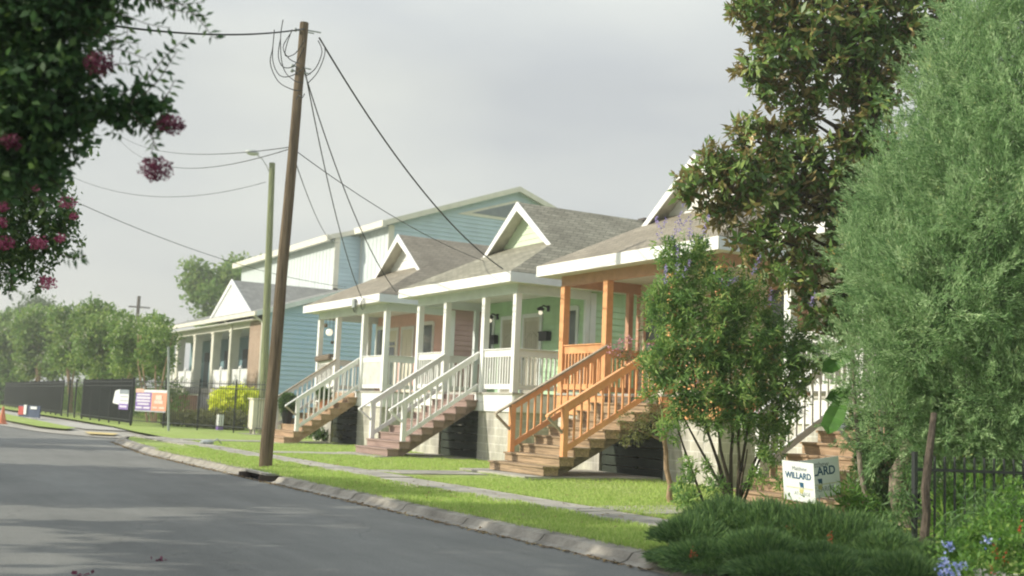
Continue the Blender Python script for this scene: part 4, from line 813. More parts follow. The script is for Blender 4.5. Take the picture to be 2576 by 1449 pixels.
# chaste tree
t = thing('chaste_tree', 'multi-stemmed green shrub with violet flower spikes before the orange cottage', 'shrub', (-12.4, 10.9, .1))
dv = 15.2
vb = [pb(1670, 625, 32, dv, None, .7), pb(1740, 615, 32, dv, None, .6), pb(1650, 900, 45, dv), pb(1650, 760, 38, dv), pb(1640, 980, 30, dv, None, .7), pb(1690, 1080, 36, dv, None, .7), pb(1960, 690, 30, dv, None, .6), pb(1700, 655, 45, dv), pb(1760, 640, 40, dv, None, .8), pb(1705, 730, 60, dv), pb(1790, 740, 85, dv), pb(1880, 760, 70, dv), pb(1690, 830, 65, dv), pb(1770, 850, 95, dv), pb(1880, 850, 95, dv), pb(1980, 850, 60, dv), pb(2030, 900, 60, dv), pb(1680, 930, 50, dv), pb(1760, 960, 85, dv), pb(1860, 960, 90, dv), pb(1960, 950, 80, dv), pb(1710, 1020, 45, dv, None, .8), pb(1800, 1040, 60, dv, None, .8), pb(1900, 1050, 70, dv), pb(1975, 1050, 45, dv, None, .8), pb(1940, 1130, 40, dv-.2, None, .7), pb(1750, 1180, 35, dv-.2, None, .6), pb(1730, 1250, 45, dv-.2, None, .7), pb(1800, 1220, 35, dv-.2, None, .5), pb(1900, 1200, 30, dv-.2, None, .6), pb(1960, 1200, 25, dv-.3, None, .5)]
foliage('crown', vb, 60, 15, .16, .100, .021, VIT, t, 'rosette', .3, .1)
tk = MB(); vb0 = at(1850, 1290, dv+.1); vb0.z = .08
for (u, v, r) in ((1700, 1010, .028), (1740, 900, .03), (1790, 1000, .035), (1860, 960, .03), (1900, 900, .028), (1960, 1000, .026), (1830, 850, .03), (1880, 1130, .03), (2000, 900, .02)):
    limb(tk, vb0+Vector((random.uniform(-.05, .05), random.uniform(-.05, .05), 0)), at(u, v, dv), r, .008, 9, .09, 7)
limb(tk, at(1785, 1310, dv), at(1700, 1060, dv), .024, .01, 8, .05, 7)
tk.build('stems', BARK, t)
for (u, v, a, l) in ((1655, 600, 1.2, 60), (1700, 590, 1.35, 85), (1690, 600, .9, 70), (1735, 605, 1.5, 60), (1765, 600, 1.3, 60), (1705, 690, 1.6, 80), (1715, 700, 1.1, 50), (1675, 710, 1.6, 40), (1893, 690, 1.2, 60), (1825, 720, 2.3, 45), (1835, 715, .7, 30), (1935, 770, 1.5, 45), (2040, 770, 1.3, 35), (1660, 575, 1.9, 30)):
    n = 42; s = rng.random(n); fl = np.array([at(u+math.cos(a)*l*s_+rng.normal()*4*(1.1-s_), v-math.sin(a)*l*s_+rng.normal()*2, dv-.25+rng.normal()*.02) for s_ in s]); leaves('flower_spike', fl, unit(n), unit(n), .028+.01*rng.random(n), .018, PURF, t)
SEED = LM('seed_head', [(0, (.30, .27, .08)), (1, (.45, .38, .15))])
for (u, v, l) in ((1860, 700, 70), (1900, 740, 60), (1830, 760, 55), (1760, 700, 50), (1960, 760, 50), (1790, 810, 40)):
    n = 60; s = rng.random(n); sp = np.array([at(u+20*s_+rng.normal()*5, v-l*s_, dv-.3) for s_ in s]); leaves('seed_spike', sp, unit(n), unit(n), .03, .014, SEED, t)
# young crepe myrtle with pale trunk
t = thing('sapling', 'small tree with smooth tan trunk and sparse yellow-green leaves before the orange steps', 'tree', (-13.5, 11.3, .1))
ds = 16.4; sb0 = at(1690, 1290, ds); sb0.z = .08; tk = MB()
tk.tube([sb0, at(1683, 1250, ds), at(1686, 1220, ds), at(1676, 1180, ds), at(1675, 1130, ds), at(1668, 1090, ds)], [.05, .042, .04, .038, .034, .03], 10, wob=.08)
for (u, v) in ((1640, 1060), (1590, 1075), (1700, 1000), (1660, 1000)): limb(tk, at(1672, 1110, ds), at(u, v, ds), .024, .007, 6, .12, 6)
tk.build('trunk', BARKT, t)
foliage('crown', [pb(1600, 1085, 34, ds, None, .8), pb(1635, 1060, 36, ds, None, .8), pb(1575, 1060, 26, ds, None, .5), pb(1565, 1105, 20, ds, None, .6), pb(1655, 1030, 30, ds, None, .6), pb(1560, 900, 22, ds, None, .7), pb(1590, 890, 18, ds, None, .6), pb(1625, 770, 18, ds, None, .6)], 75, 9, .08, .05, .02, OLIV, t, 'random', .3)
pf = np.vstack([np.array([at(u+rng.normal()*9, v+rng.normal()*8, ds-.1) for _ in range(34)]) for (u, v) in ((1560, 865), (1548, 880), (1575, 855), (1650, 870), (1700, 905), (1760, 965), (1850, 935), (1790, 1000), (1905, 1040), (1870, 850))])
n = len(pf); leaves('pink_flowers', pf, unit(n), unit(n), .032, .028, LM('soft_pink_flower', [(0, (.55, .22, .30)), (1, (.72, .42, .45))]), t)
limb(tk2 := MB(), at(1660, 1000, ds), at(1560, 870, ds), .012, .004, 8, .08, 5); tk2.build('branch', BARKT, t)
# foreground: fine arching dark shrub
def fountain(name, lab, blobs, n, ln, wd, m, flowers=None, cat='shrub'):
    P = []; DD = []
    b0 = blobs[0]; t = thing(name, lab, cat, (b0[0], b0[1], .1))
    for b in blobs:
        c = np.array(b[:3]); r = np.array(b[3:6]); k = int(n*b[6])
        az = rng.uniform(0, 2*math.pi, k); rad = rng.random(k)**.7; h = 1-.75*rad**2
        base = c+np.stack([np.cos(az)*rad*r[0]*.35, np.sin(az)*rad*r[1]*.35, -r[2]*np.ones(k)*.95], 1)
        tip = c+np.stack([np.cos(az)*rad*r[0], np.sin(az)*rad*r[1], r[2]*h*(.35+1.35*rng.random(k)**1.8)], 1)
        for s0 in np.linspace(.12, 1.15, 11):
            s = s0+rng.random(k)*.09
            pos = base+(tip-base)*s[:, None]; pos[:, 2] = base[:, 2]+(tip[:, 2]-base[:, 2])*(1-(1-s)**2*1.0)
            d = (tip-base)*(1/np.linalg.norm(tip-base, axis=1))[:, None]; d[:, 2] -= (s-.95)*1.0; P.append(pos+unit(k)*.02); DD.append(d+unit(k)*.38)
    P = np.vstack(P); DD = np.vstack(DD); ok = P[:, 2] > .1; P, DD = P[ok], DD[ok]; n_ = len(P)
    leaves('foliage', P, DD, unit(n_), ln*(.7+.6*rng.random(n_)), wd, m, t)
    if flowers is not None:
        for (u, v, s, d) in flowers:
            f = np.array([at(u+rng.normal()*s, v+rng.normal()*s*1.6, d) for _ in range(26)]); n_ = len(f); leaves('flowers', f, unit(n_)+np.array([0, 0, -.6]), unit(n_), .022, .008, REDF, t)
    return t
def gb_(u, v, r, d, w=1.0, rz=None):
    p = at(u, v, d); k = d/F; zb = .12; H_ = (p.z-zb)
    return (p.x, p.y, zb+H_*.5, r*k, r*k, H_*.5, w)
fountain('firecracker_shrub', 'dark fine-leaved arching shrub at the bottom right by the kerb', [gb_(1745, 1330, 95, 10.2, .9), gb_(1820, 1290, 105, 10.6, 1), gb_(1930, 1300, 110, 10.4, 1), gb_(1780, 1390, 110, 9.3, 1), gb_(1920, 1370, 120, 9.2, 1), gb_(1800, 1420, 110, 9.1, 1), gb_(1700, 1400, 60, 9.9, .6), gb_(1960, 1425, 120, 8.7, 1)], 2300, .085, .0065, DARKG, [(1980, 1335, 7, 10), (1945, 1390, 5, 9.3), (1742, 1400, 5, 9), (1860, 1420, 5, 9)])
fountain('arching_shrub', 'second dark fine-leaved shrub under the cypress, right of the first', [gb_(2050, 1310, 110, 10.2, 1), gb_(2150, 1330, 105, 10, 1), gb_(2230, 1370, 90, 9.6, .9), gb_(2060, 1400, 120, 9, 1), gb_(2200, 1420, 110, 9, .9), gb_(2100, 1430, 120, 8.6, 1), gb_(2280, 1430, 90, 8.4, .8), gb_(2330, 1400, 60, 9.2, .6)], 2300, .085, .0065, DARKG, [(2090, 1350, 5, 9.6)])
# loose herbs between sign, cypress and fence
def herb(name, lab, blobs, dens, per, cr, ln, wd, m, mode='random', cat='plant', up=.5):
    b0 = blobs[0]; t = thing(name, lab, cat, (b0[0], b0[1], .1)); foliage('foliage', blobs, dens, per, cr, ln, wd, m, t, mode, .2, up); return t
st_ = herb('leafy_plant', 'loose green leafy plant around the foot of the campaign sign', [pb(1985, 1290, 28, 12.8, None, .5), pb(2060, 1300, 32, 12.8, None, .7), pb(2140, 1250, 36, 13.2, None, .8), pb(2170, 1290, 40, 13, None, .9), pb(1935, 1290, 26, 13.2, None, .5)], 80, 10, .12, .11, .022, BRT)
herb('leafy_plant', 'dark leafy shrub between the campaign sign and the cypress trunk', [pb(2190, 1140, 45, 14.6, None, 1), pb(2170, 1060, 45, 14.9, None, .7), pb(2200, 1210, 60, 14.6), pb(2230, 1260, 50, 14.6)], 90, 10, .12, .10, .03, DARKG)
herb('bamboo_grass', 'thin drooping narrow leaves in front of the white stair rail end', [pb(2135, 1110, 25, 14.4, None, .5), pb(2160, 1180, 25, 14.2, None, .5), pb(2100, 1190, 18, 14.2, None, .4)], 60, 7, .1, .14, .014, OLIV, 'droop')
herb('ginger_plant', 'bright green strappy plant behind the iron fence', [pb(2420, 1260, 55, 12.5), pb(2480, 1240, 45, 12.8, None, .8), pb(2390, 1330, 45, 12, None, .8), pb(2460, 1320, 45, 12, None, .6)], 80, 8, .14, .22, .028, BRT)
ff = herb('white_flower_bed', 'low green plant with small white flowers behind the iron fence', [pb(2400, 1215, 35, 13.5), pb(2470, 1210, 40, 13.5), pb(2540, 1220, 40, 13.5)], 80, 10, .1, .09, .035, BRT)
P_ = np.array([at(u+rng.normal()*5, v+rng.normal()*4, 13.0) for (u, v) in ((2370, 1210), (2392, 1222), (2415, 1232), (2365, 1235), (2440, 1205), (2470, 1218), (2488, 1208), (2385, 1250), (2510, 1215), (2450, 1230)) for _ in range(9)]); leaves('flowers', P_, unit(len(P_)), unit(len(P_)), .05, .04, WHF, ff)
ff = herb('plumbago', 'leafy plant with pale blue flower heads at the bottom right', [pb(2400, 1400, 60, 8.8), pb(2480, 1360, 70, 9), pb(2560, 1400, 80, 8.6), pb(2540, 1310, 55, 9.4), pb(2440, 1440, 60, 8.4), pb(2560, 1240, 40, 10, None, .7)], 120, 11, .09, .055, .02, BRT)
P_ = np.array([at(u+rng.normal()*s, v+rng.normal()*s*.7, d) for (u, v, s, d) in ((2391, 1375, 8, 8.4), (2380, 1415, 9, 8.2), (2412, 1425, 12, 8.1), (2398, 1442, 10, 8.1), (2488, 1358, 10, 8.6), (2370, 1440, 8, 8.1)) for _ in range(26)]); leaves('flowers', P_, unit(len(P_)), unit(len(P_)), .028, .024, BLUF, ff)
P_ = np.array([at(u+rng.normal()*4, v+rng.normal()*10, 8.5) for (u, v) in ((2505, 1385), (2500, 1430), (2566, 1330), (2530, 1400)) for _ in range(16)]); leaves('red_flowers', P_, unit(len(P_)), unit(len(P_)), .02, .012, REDF, ff)
herb('fern', 'fine mid-green ferny plant in front of the iron fence', [pb(2420, 1330, 50, 10.2, None, .8), pb(2500, 1290, 55, 10.4, None, .9), pb(2570, 1270, 50, 10.2, None, .9), pb(2370, 1400, 50, 9.6, None, .9), pb(2450, 1250, 30, 10.6, None, .5)], 110, 12, .13, .10, .012, DARKG, 'droop')
herb('trailing_shrub', 'dark drooping shrub between the bare dark trunk and the cypress', [pb(2270, 1270, 45, 11.5, None, .8), pb(2300, 1200, 40, 12.2, None, .8), pb(2350, 1190, 40, 12.4, None, .7), pb(2240, 1330, 45, 11, None, .8)], 90, 11, .12, .09, .016, DARKG, 'droop')
# big paddle leaves
t = thing('plumeria', 'plant with three big pale-edged paddle leaves before the white stair rail', 'plant', (-10.2, 10.6, .1))
PAD = leafmat('paddle_leaf', [(0, (.07, .17, .03)), (1, (.10, .22, .05))], .35, .35)
def paddle(pts, d, m, w):
    c = [at(u, v, d+.1*math.sin(i)) for i, (u, v) in enumerate(pts)]; mb = MB(); n = len(c); V = []
    sd = (CAM-c[0]).normalized()
    for i, p in enumerate(c):
        dr = (c[min(i+1, n-1)]-c[max(i-1, 0)]).normalized(); s_ = dr.cross(sd).normalized(); ww = w*math.sin(math.pi*(i+.25)/(n-.4))**.7 if i < n-1 else .004
        V.append((p-s_*ww, p+sd*-.03, p+s_*ww))
    for i in range(n-1):
        for k in (0, 1): mb.quad(V[i][k], V[i][k+1], V[i+1][k+1], V[i+1][k])
    o = mb.build('leaf', m, t, smooth=True); return o
PAD2 = mat('paddle_leaf_green', (.08, .19, .035), .35, .15, 8, spec=.5)
paddle([(2140, 905), (2120, 900), (2100, 912), (2082, 925), (2068, 935)], 13.6, PAD2, .10)
paddle([(2140, 985), (2120, 990), (2098, 998), (2076, 1004)], 13.7, PAD2, .09)
paddle([(2130, 1000), (2112, 1022), (2098, 1050), (2086, 1075), (2082, 1092)], 13.5, PAD2, .12)
q = at(2150, 1000, 13.7); MB().tube([Vector((q.x+.2, q.y+.1, .05)), Vector((q.x+.1, q.y, .8)), q, at(2146, 905, 13.7)], [.03, .03, .025, .015], 8).build('stem', BARKL, t)
# near iron fence at the far right
t = thing('iron_fence', 'low black iron picket fence among the plants at far right', 'fence', (-7.6, 9.8, .1))
A_, B_ = at(2300, 1400, 11.6), at(2600, 1330, 11.9)
A_.z = B_.z = .1; ht = at(2400, 1150, 11.7).z
m = MB(); dA = (B_-A_); n = int(dA.length/.105)
for i in range(n+1): c = A_.lerp(B_, i/n); m.box(c.x-.009, c.x+.009, c.y-.009, c.y+.009, .1, ht)
m.build('pickets', FENCEM, t)
for z in (.2, ht-.14): MB().vbeam((A_.x, A_.y, z), (B_.x, B_.y, z), .03, .03).build('rail', FENCEM, t)
MB().box(A_.x-.022, A_.x+.022, A_.y-.022, A_.y+.022, 0, ht+.04).build('post', FENCEM, t)
# low plants by the houses
herb('foundation_shrub', 'small dark green shrub beside the tan steps of the pink cottage', [pb(800, 1095, 22, 38), pb(822, 1098, 16, 38)], 30, 14, .15, .12, .05, LEAFM['bush'])
herb('ornamental_grass', 'small tuft of grassy plant at the block pier between pink and green cottage', [pb(853, 1098, 20, 37.5), pb(872, 1104, 12, 37)], 30, 16, .2, .26, .018, OLIV, up=1.0)
# yellow round bush, brown low hedge
t = thing('golden_shrub', 'round bright yellow-green shrub behind the black fence', 'shrub', (-52, 15.6, .1))
foliage('foliage', [pb(568, 1014, 36, 50, None, 1), pb(600, 1010, 38, 50), pb(632, 1018, 34, 50), pb(556, 1034, 26, 50), pb(598, 1042, 34, 50), pb(640, 1042, 28, 50), pb(600, 1065, 18, 50, None, 1)], 60, 14, .15, .11, .08, YELB, t, 'random', .8, .4)
t = thing('hedge', 'low olive brown hedge behind the black fence below the colonnade', 'hedge', (-52, 14.5, .1))
foliage('foliage', [pb(u, 1058+4*math.sin(u), 22, 51-(u-430)*.02) for u in range(425, 610, 15)], 34, 14, .18, .12, .06, OLIV, t, 'random', .5, .4)
# row of white-flowering crepe myrtles behind the far fence
HDG2 = LM('crepe_row_leaf', [(0, (.06, .13, .02)), (.5, (.15, .26, .05)), (1, (.32, .40, .10))], .6, .3)
DW = [(400, 56, 845, 46), (345, 60, 830, 62), (275, 68, 825, 68), (190, 78, 828, 66), (110, 88, 835, 62), (40, 98, 845, 58), (-30, 108, 840, 60)]
nm = ['smallest and nearest white-flowering crepe myrtle, touching the colonnade', 'full white-flowering crepe myrtle, second left of the colonnade', 'tall white-flowering crepe myrtle below the tiny distant pole', 'white-flowering crepe myrtle in the middle of the far row', 'white-flowering crepe myrtle behind the closed fence, third from the left edge', 'white-flowering crepe myrtle near the left end of the fence', 'crepe myrtle cut by the left edge of the view']
for (u, d, v, r), lab in zip(DW, nm):
    q = at(u, v, d); t = thing('crepe_myrtle', lab, 'tree', (q.x, q.y, .1), 'crepe myrtles behind the far fence')
    bl = [pb(u+random.uniform(-.85, .85 if u < 390 else .3)*r, v+random.uniform(-.55, 1.6)*r, r*random.uniform(.38, .58), d+random.uniform(-2, 2)) for _ in range(20)]+[pb(u, v+20, r*.9, d)]
    tk = MB(); s = d/60
    for k in range(4): limb(tk, Vector((q.x+random.uniform(-.2, .2), q.y+random.uniform(-.2, .2), 0)), Vector((q.x+random.uniform(-1, 1), q.y+random.uniform(-1, 1), q.z)), .07*s, .03, 6, .1, 6)
    tk.build('trunk', BARKT, t)
    foliage('crown', bl, 5.2*(60/d), 16, .42*s, .26*s, .11*s, HDG2, t, 'random', .5, .3)
    PP, OO = clumps(bl, 1.1, .97); ok = OO[:, 2] > -.1; PP = PP[ok]; PP = np.repeat(PP, 10, 0)+rng.normal(size=(len(PP)*10, 3))*.12*s; n = len(PP); leaves('flowers', PP, unit(n), unit(n), .11*s, .09*s, WHF, t)
t = thing('hedge', 'dark green undergrowth behind the far black fence under the crepe myrtles', 'hedge', (-80, 15, .1))
foliage('foliage', [(x, 15+random.uniform(-.5, .5), random.uniform(.6, 1.2), 1.6, 1.0, random.uniform(.8, 1.3)) for x in np.arange(-112, -63, 2.3)], 5, 14, .3, .2, .08, HDG2, t, 'random', .4, .3)
def bigtree(lab, u, v, r, d, m, dens=1.0, flat=.8):
    q = at(u, v, d); t = thing('broadleaf_tree', lab, 'tree', (q.x, q.y, .1), 'trees far behind the buildings')
    bl = [pb(u+random.uniform(-.7, .7)*r, v+random.uniform(-.6, .8)*r, r*random.uniform(.28, .45), d+random.uniform(-3, 3)) for _ in range(14)]
    tk = MB(); limb(tk, Vector((q.x, q.y, 0)), q, .35, .15); [limb(tk, Vector((q.x, q.y, q.z*.5)), blobpt(b, 0), .12, .03, 6) for b in bl[:8]]; tk.build('trunk', BARK, t)
    s = d/100; foliage('crown', bl, 1.1*dens/s, 16, .8*s, .42*s, .22*s, m, t, 'random', .35, .3)
bigtree('broad green tree rising behind the white gable of the brick building', 560, 735, 92, 100, HDG2, 2.2)
bigtree('smaller green tree top just left of the pale hall roof', 622, 690, 50, 104, HDG2, 2.2)
bigtree('bluish green tree far beyond the crepe myrtles at left', 80, 790, 62, 130, LM('far_leaf', [(0, (.07, .12, .05)), (1, (.15, .21, .09))]))
bigtree('dark tree at the far left end of the black fence', 5, 960, 60, 105, DARKG)

# near crepe myrtle, dark against the sky
t = thing('crepe_myrtle', 'near crepe myrtle with dark leaves and magenta flowers hanging in from the upper left', 'tree', (-8.2, -2.9, .1))
dn_ = 6.5
nb = [pb(20, 60, 110, dn_), pb(130, 40, 100, dn_), pb(240, 20, 70, dn_, None, .7), pb(60, 190, 110, dn_), pb(160, 160, 90, dn_), pb(40, 300, 110, dn_), pb(150, 280, 80, dn_), pb(220, 240, 60, dn_, None, .8), pb(90, 390, 80, dn_), pb(20, 420, 70, dn_), pb(280, 265, 45, dn_, None, .8), pb(340, 260, 42, dn_, None, .8), pb(390, 280, 38, dn_, None, .8), pb(310, 310, 35, dn_, None, .6), pb(180, 350, 45, dn_, None, .6), pb(-120, 100, 200, dn_+.3), pb(-120, 350, 180, dn_+.3), pb(120, 440, 45, dn_, None, .6), pb(100, -90, 140, dn_), pb(250, -80, 100, dn_), pb(380, -60, 60, dn_, None, .6)]
foliage('crown', nb, 185, 9, .07, .062, .036, CRP, t, 'random', .15, -.15)
TW = MB(); LC = []; LD = []
def twig(pts, r=.004, gap=.028, d=dn_-.1, side=1, curl=-.5):
    q = []
    for i in range(len(pts)-1):
        p0 = pts[max(i-1, 0)]; p1 = pts[i]; p2 = pts[i+1]; p3 = pts[min(i+2, len(pts)-1)]
        for s in (0, .2, .4, .6, .8): q.append(tuple(.5*((2*p1[k])+(-p0[k]+p2[k])*s+(2*p0[k]-5*p1[k]+4*p2[k]-p3[k])*s*s+(-p0[k]+3*p1[k]-3*p2[k]+p3[k])*s**3) for k in (0, 1)))
    q.append(pts[-1]); w = [at(u, v, d+.03*math.sin(i*.4)) for i, (u, v) in enumerate(q)]; MB().tube(w, [r*(1-.6*i/len(w)) for i in range(len(w))], 5, cap=False).build('twig', BARK, t)
    acc = 0; sg = 1
    for a, b in zip(w, w[1:]):
        L_ = (b-a).length; dr = (b-a)/L_; sdv = dr.cross((CAM-a).normalized()).normalized()
        while acc < L_:
            p = a+dr*acc; sg = -sg; D_ = sdv*sg*.9+dr*.55+Vector((0, 0, curl*.5)); LC.append(p); LD.append(D_+Vector((random.gauss(0, .15), random.gauss(0, .3), random.gauss(0, .15)))); acc += gap*random.uniform(.75, 1.2)
        acc -= L_
twig([(330, 260), (370, 200), (410, 150), (450, 110), (480, 92)]); twig([(360, 240), (400, 200), (425, 160), (445, 130)], gap=.03)
twig([(200, 20), (260, 20), (320, 40), (370, 60), (430, 70)]); twig([(300, -10), (380, 0), (450, 10), (515, 5)]); twig([(430, 0), (470, 20), (510, 60), (530, 85), (548, 100)], gap=.022); twig([(380, -10), (420, 20), (465, 30), (520, 40)])
twig([(180, 60), (230, 90), (260, 60)]); twig([(230, 60), (270, 90), (290, 110)]); twig([(300, 30), (320, 60), (318, 100)]); twig([(230, 130), (270, 120), (320, 130), (370, 150)]); twig([(240, 180), (300, 160), (350, 170)])
twig([(340, 280), (380, 310), (410, 330)]); twig([(360, 300), (385, 345), (380, 390)]); twig([(330, 290), (370, 330), (395, 370)]); twig([(400, 260), (420, 240), (440, 200)], gap=.02); twig([(300, 240), (340, 215), (360, 190)]); twig([(100, 430), (150, 470), (160, 510)]); twig([(60, 450), (100, 500), (120, 530)]); twig([(20, 680), (30, 710), (20, 740)]); twig([(150, 640), (190, 650), (215, 640)], gap=.02)
twig([(60, 0), (200, 60), (300, 100), (350, 110)]); twig([(380, 340), (400, 310), (420, 290), (430, 300)])
n = len(LC); leaves('twig_leaves', np.array(LC), np.array(LD), unit(n)*.5+np.array([.2, -.9, .3]), .052+.018*rng.random(n), .030, CRP, t)
def panicle(u, v, r, d, k=420):
    n = k; a = unit(n)*rng.random((n, 1))**.4; c = np.array(at(u, v, d)); R_ = r*d/F; return c+a*R_*np.array([1, 1, .75])
for a_ in ((432, 315, 34, dn_-.1, 420), (392, 425, 42, dn_-.1, 520), (250, 160, 40, dn_-.15, 420), (25, 355, 25, dn_-.2, 200)):
    P_ = panicle(*a_); n = len(P_); leaves('flower_cluster', P_, unit(n), unit(n), .016+.008*rng.random(n), .013, PNKF, t)
# second, airier branch lower left
d2 = 10.5
nb2 = [pb(40, 560, 80, d2, None, .5), pb(150, 520, 50, d2, None, .5), pb(60, 660, 60, d2, None, .5), pb(30, 520, 60, d2, None, .7), pb(100, 540, 60, d2, None, .7), pb(150, 570, 40, d2, None, .7), pb(60, 600, 55, d2, None, .7), pb(140, 620, 45, d2, None, .6), pb(20, 640, 50, d2, None, .7), pb(90, 660, 40, d2, None, .5), pb(10, 700, 30, d2, None, .6), pb(60, 450, 60, d2, None, .8), pb(130, 480, 40, d2, None, .7), pb(100, 710, 22, d2, None, .5), pb(-60, 560, 130, d2), pb(185, 610, 18, d2, None, .4), pb(225, 370, 14, d2, None, .8)]
foliage('lower_crown', nb2, 170, 9, .09, .058, .030, CRP2, t, 'random', .1, 0)
PF = LM('pink_flower', [(0, (.30, .04, .12)), (1, (.55, .16, .26))])
for (u, v, r, k) in ((10, 430, 30, 220), (10, 610, 26, 260), (95, 610, 24, 180), (170, 510, 20, 160), (150, 600, 14, 90), (120, 710, 24, 160), (5, 520, 18, 120), (45, 400, 18, 100), (110, 400, 12, 70), (90, 470, 14, 80), (185, 545, 12, 60), (5, 560, 15, 90)):
    P_ = panicle(u, v, r, d2-.3, k); n = len(P_); leaves('flower_cluster', P_, unit(n), unit(n), .024, .02, PF, t)
tk = MB(); b0 = Vector((-8.2, -3.6, .05))
for k, tg in enumerate((at(-100, 350, dn_), at(60, 300, dn_), at(-60, 60, dn_), at(-20, 560, d2), at(120, -90, dn_))):
    mid = Vector((-8.0+random.uniform(-.5, .5), -1.6, 2.0)); limb(tk, b0, mid, .07, .045, 6, .05); limb(tk, mid, tg, .045, .012, 8, .08, 6)
limb(tk, at(60, 300, dn_), at(340, 270, dn_), .010, .004, 8, .05, 5); limb(tk, at(-20, 560, d2), at(130, 600, d2), .014, .004, 8, .08, 5); limb(tk, at(0, 30, dn_), at(240, 20, dn_), .012, .004, 6, .05, 5)
tk.build('trunk', BARK, t)
# street trees on the camera's side of the road; they stand outside the frame and shade the asphalt
sun_dir = Vector((-.30, -1, .55)).normalized()
def shade_tree(x, y, h0, h1, w, lab, n=12, dens=3.0, extra=()):
    t = thing('street_tree', lab, 'tree', (x, y, .1), 'street trees on the near verge')
    bl = []
    for k in range(n):
        r = random.uniform(.75, 1.15); bl.append((x+random.uniform(-1, 1)*(w-.6), y+random.uniform(-.9, .9), h0+(h1-h0)*(k+.5)/n, r, r, r*.8))
    for (ex, eh, er) in extra: bl.append((ex, y, eh, er, er*.8, er*.45))
    tk = MB(); limb(tk, (x, y, 0), (x, y, h1-.5), .2, .08); [limb(tk, (x, y, h0*.8), blobpt(b, 0), .07, .02, 6) for b in bl[:8]]; tk.build('trunk', BARK, t)
    foliage('crown', bl, dens*1.7, 15, .42, .34, .20, HDG, t, 'random', .1, .2)
SH = [(-35.5, -6, 3.7, 6.6, 3.0, 16, 2.7, ((-38.5, 7.0, 1.1), (-36.8, 7.1, .8))), (-23.3, -6.2, 3.4, 6.3, 2.1, 13, 2.6, ()), (-19.2, -6, 3.2, 6.6, 2.4, 15, 2.3, ((-20.8, 7.0, .9), (-19.0, 7.05, .7))), (-14.8, -6.3, 5.5, 7.1, 2.2, 10, 1.25, ((-16.0, 7.35, 1.0),)),
      (-10.6, -6, 4.5, 6.8, 2.2, 11, 1.3, ((-13.2, 7.2, .8),)), (-6.6, -6.3, 3.4, 6.7, 2.2, 14, 2.2, ()), (-2.4, -6, 3.0, 6.6, 2.4, 14, 2.1, ()), (2.2, -6.4, 3.0, 6.8, 2.4, 12, 1.9, ())]
for x, y, h0, h1, w, n, de, ex in SH: shade_tree(x, y, h0, h1, w, 'leafy street tree on the near verge, outside the view', n, de, ex)
# fallen flowers on the road
for (u, v) in ((402, 1407), (205, 1447)):
    q = onZ(u, v, .01); P_ = np.array(q)+rng.normal(size=(14, 3))*np.array([.03, .03, .004]); o = leaves('fallen_blossom', P_, unit(14), unit(14)+np.array([0, 0, 2.]), .035, .03, PNKF); tag(o, 'fallen magenta blossom on the asphalt, '+('further one' if v < 1430 else 'at the bottom edge of the view'), 'blossom')

# ------------------------------------------------------------------ light, sky, air
el = math.asin(sun_dir.z); az = math.atan2(sun_dir.x, sun_dir.y)
sl = bpy.data.lights.new('sun', 'SUN'); sl.energy = 4.3; sl.angle = math.radians(.6); sl.color = (1, .935, .80)
so = bpy.data.objects.new('sun', sl); COL.objects.link(so); so.rotation_euler = sun_dir.to_track_quat('Z', 'Y').to_euler()
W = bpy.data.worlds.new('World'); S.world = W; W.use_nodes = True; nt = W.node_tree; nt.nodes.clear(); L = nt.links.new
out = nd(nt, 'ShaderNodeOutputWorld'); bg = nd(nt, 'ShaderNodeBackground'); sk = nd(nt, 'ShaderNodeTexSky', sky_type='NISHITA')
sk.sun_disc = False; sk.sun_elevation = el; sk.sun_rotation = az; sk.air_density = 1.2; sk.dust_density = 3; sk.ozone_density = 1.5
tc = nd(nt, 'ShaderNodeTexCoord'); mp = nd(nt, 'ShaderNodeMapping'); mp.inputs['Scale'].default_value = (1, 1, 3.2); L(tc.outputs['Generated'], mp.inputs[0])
nz = nd(nt, 'ShaderNodeTexNoise'); nz.inputs['Scale'].default_value = 2.3; nz.inputs['Detail'].default_value = 5; nz.inputs['Roughness'].default_value = .45; L(mp.outputs[0], nz.inputs[0])
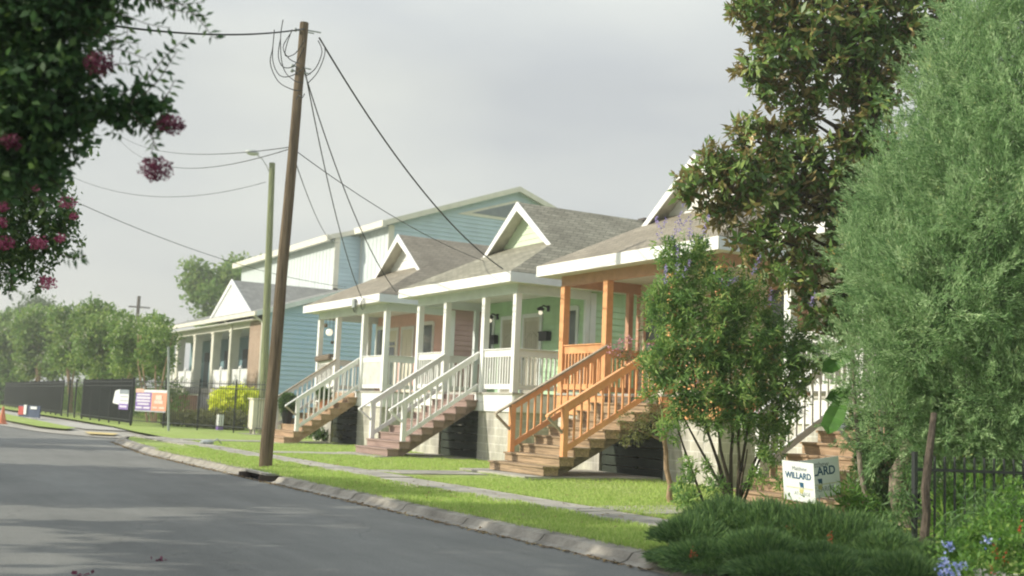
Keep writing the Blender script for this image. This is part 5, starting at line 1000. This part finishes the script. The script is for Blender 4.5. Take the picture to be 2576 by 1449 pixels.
cr = nd(nt, 'ShaderNodeValToRGB'); cr.color_ramp.elements[0].position = .36; cr.color_ramp.elements[0].color = (5.05, 5.25, 5.3, 1); cr.color_ramp.elements[1].position = .64; cr.color_ramp.elements[1].color = (6.5, 6.65, 6.2, 1); L(nz.outputs['Fac'], cr.inputs[0])
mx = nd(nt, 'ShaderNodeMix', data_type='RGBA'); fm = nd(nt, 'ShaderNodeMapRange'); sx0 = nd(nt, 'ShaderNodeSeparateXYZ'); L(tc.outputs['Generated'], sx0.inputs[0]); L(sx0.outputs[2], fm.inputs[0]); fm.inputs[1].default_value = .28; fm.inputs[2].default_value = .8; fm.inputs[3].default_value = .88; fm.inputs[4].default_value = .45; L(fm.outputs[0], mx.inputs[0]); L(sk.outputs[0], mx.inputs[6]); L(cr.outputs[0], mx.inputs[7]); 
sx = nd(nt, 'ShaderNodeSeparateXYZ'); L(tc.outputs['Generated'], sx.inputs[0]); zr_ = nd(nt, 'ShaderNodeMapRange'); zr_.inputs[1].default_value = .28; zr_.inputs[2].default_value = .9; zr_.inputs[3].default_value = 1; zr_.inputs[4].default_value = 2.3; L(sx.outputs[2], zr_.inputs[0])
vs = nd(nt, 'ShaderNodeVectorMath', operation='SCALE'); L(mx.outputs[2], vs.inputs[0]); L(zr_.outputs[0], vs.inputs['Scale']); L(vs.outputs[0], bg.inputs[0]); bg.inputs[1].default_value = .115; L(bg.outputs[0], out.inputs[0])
hz = MB().box(-300, 40, -30, 70, -1.5, 17.5); m = bpy.data.materials.new('haze_air'); m.use_nodes = True; nt = m.node_tree; nt.nodes.clear(); o_ = nd(nt, 'ShaderNodeOutputMaterial'); pv = nd(nt, 'ShaderNodeVolumePrincipled'); pv.inputs['Color'].default_value = (.97, .97, .93, 1); pv.inputs['Density'].default_value = .0016; nt.links.new(pv.outputs[0], o_.inputs['Volume'])
HZ = True
if HZ: o = hz.build('haze', m); o['kind'] = 'stuff'
S.view_settings.view_transform = 'Standard'; S.view_settings.look = 'None'; S.view_settings.exposure = .14; S.view_settings.gamma = 1
S.cycles.filter_width = 2.0; S.cycles.max_bounces = 8; S.cycles.transparent_max_bounces = 8; S.cycles.volume_bounces = 0
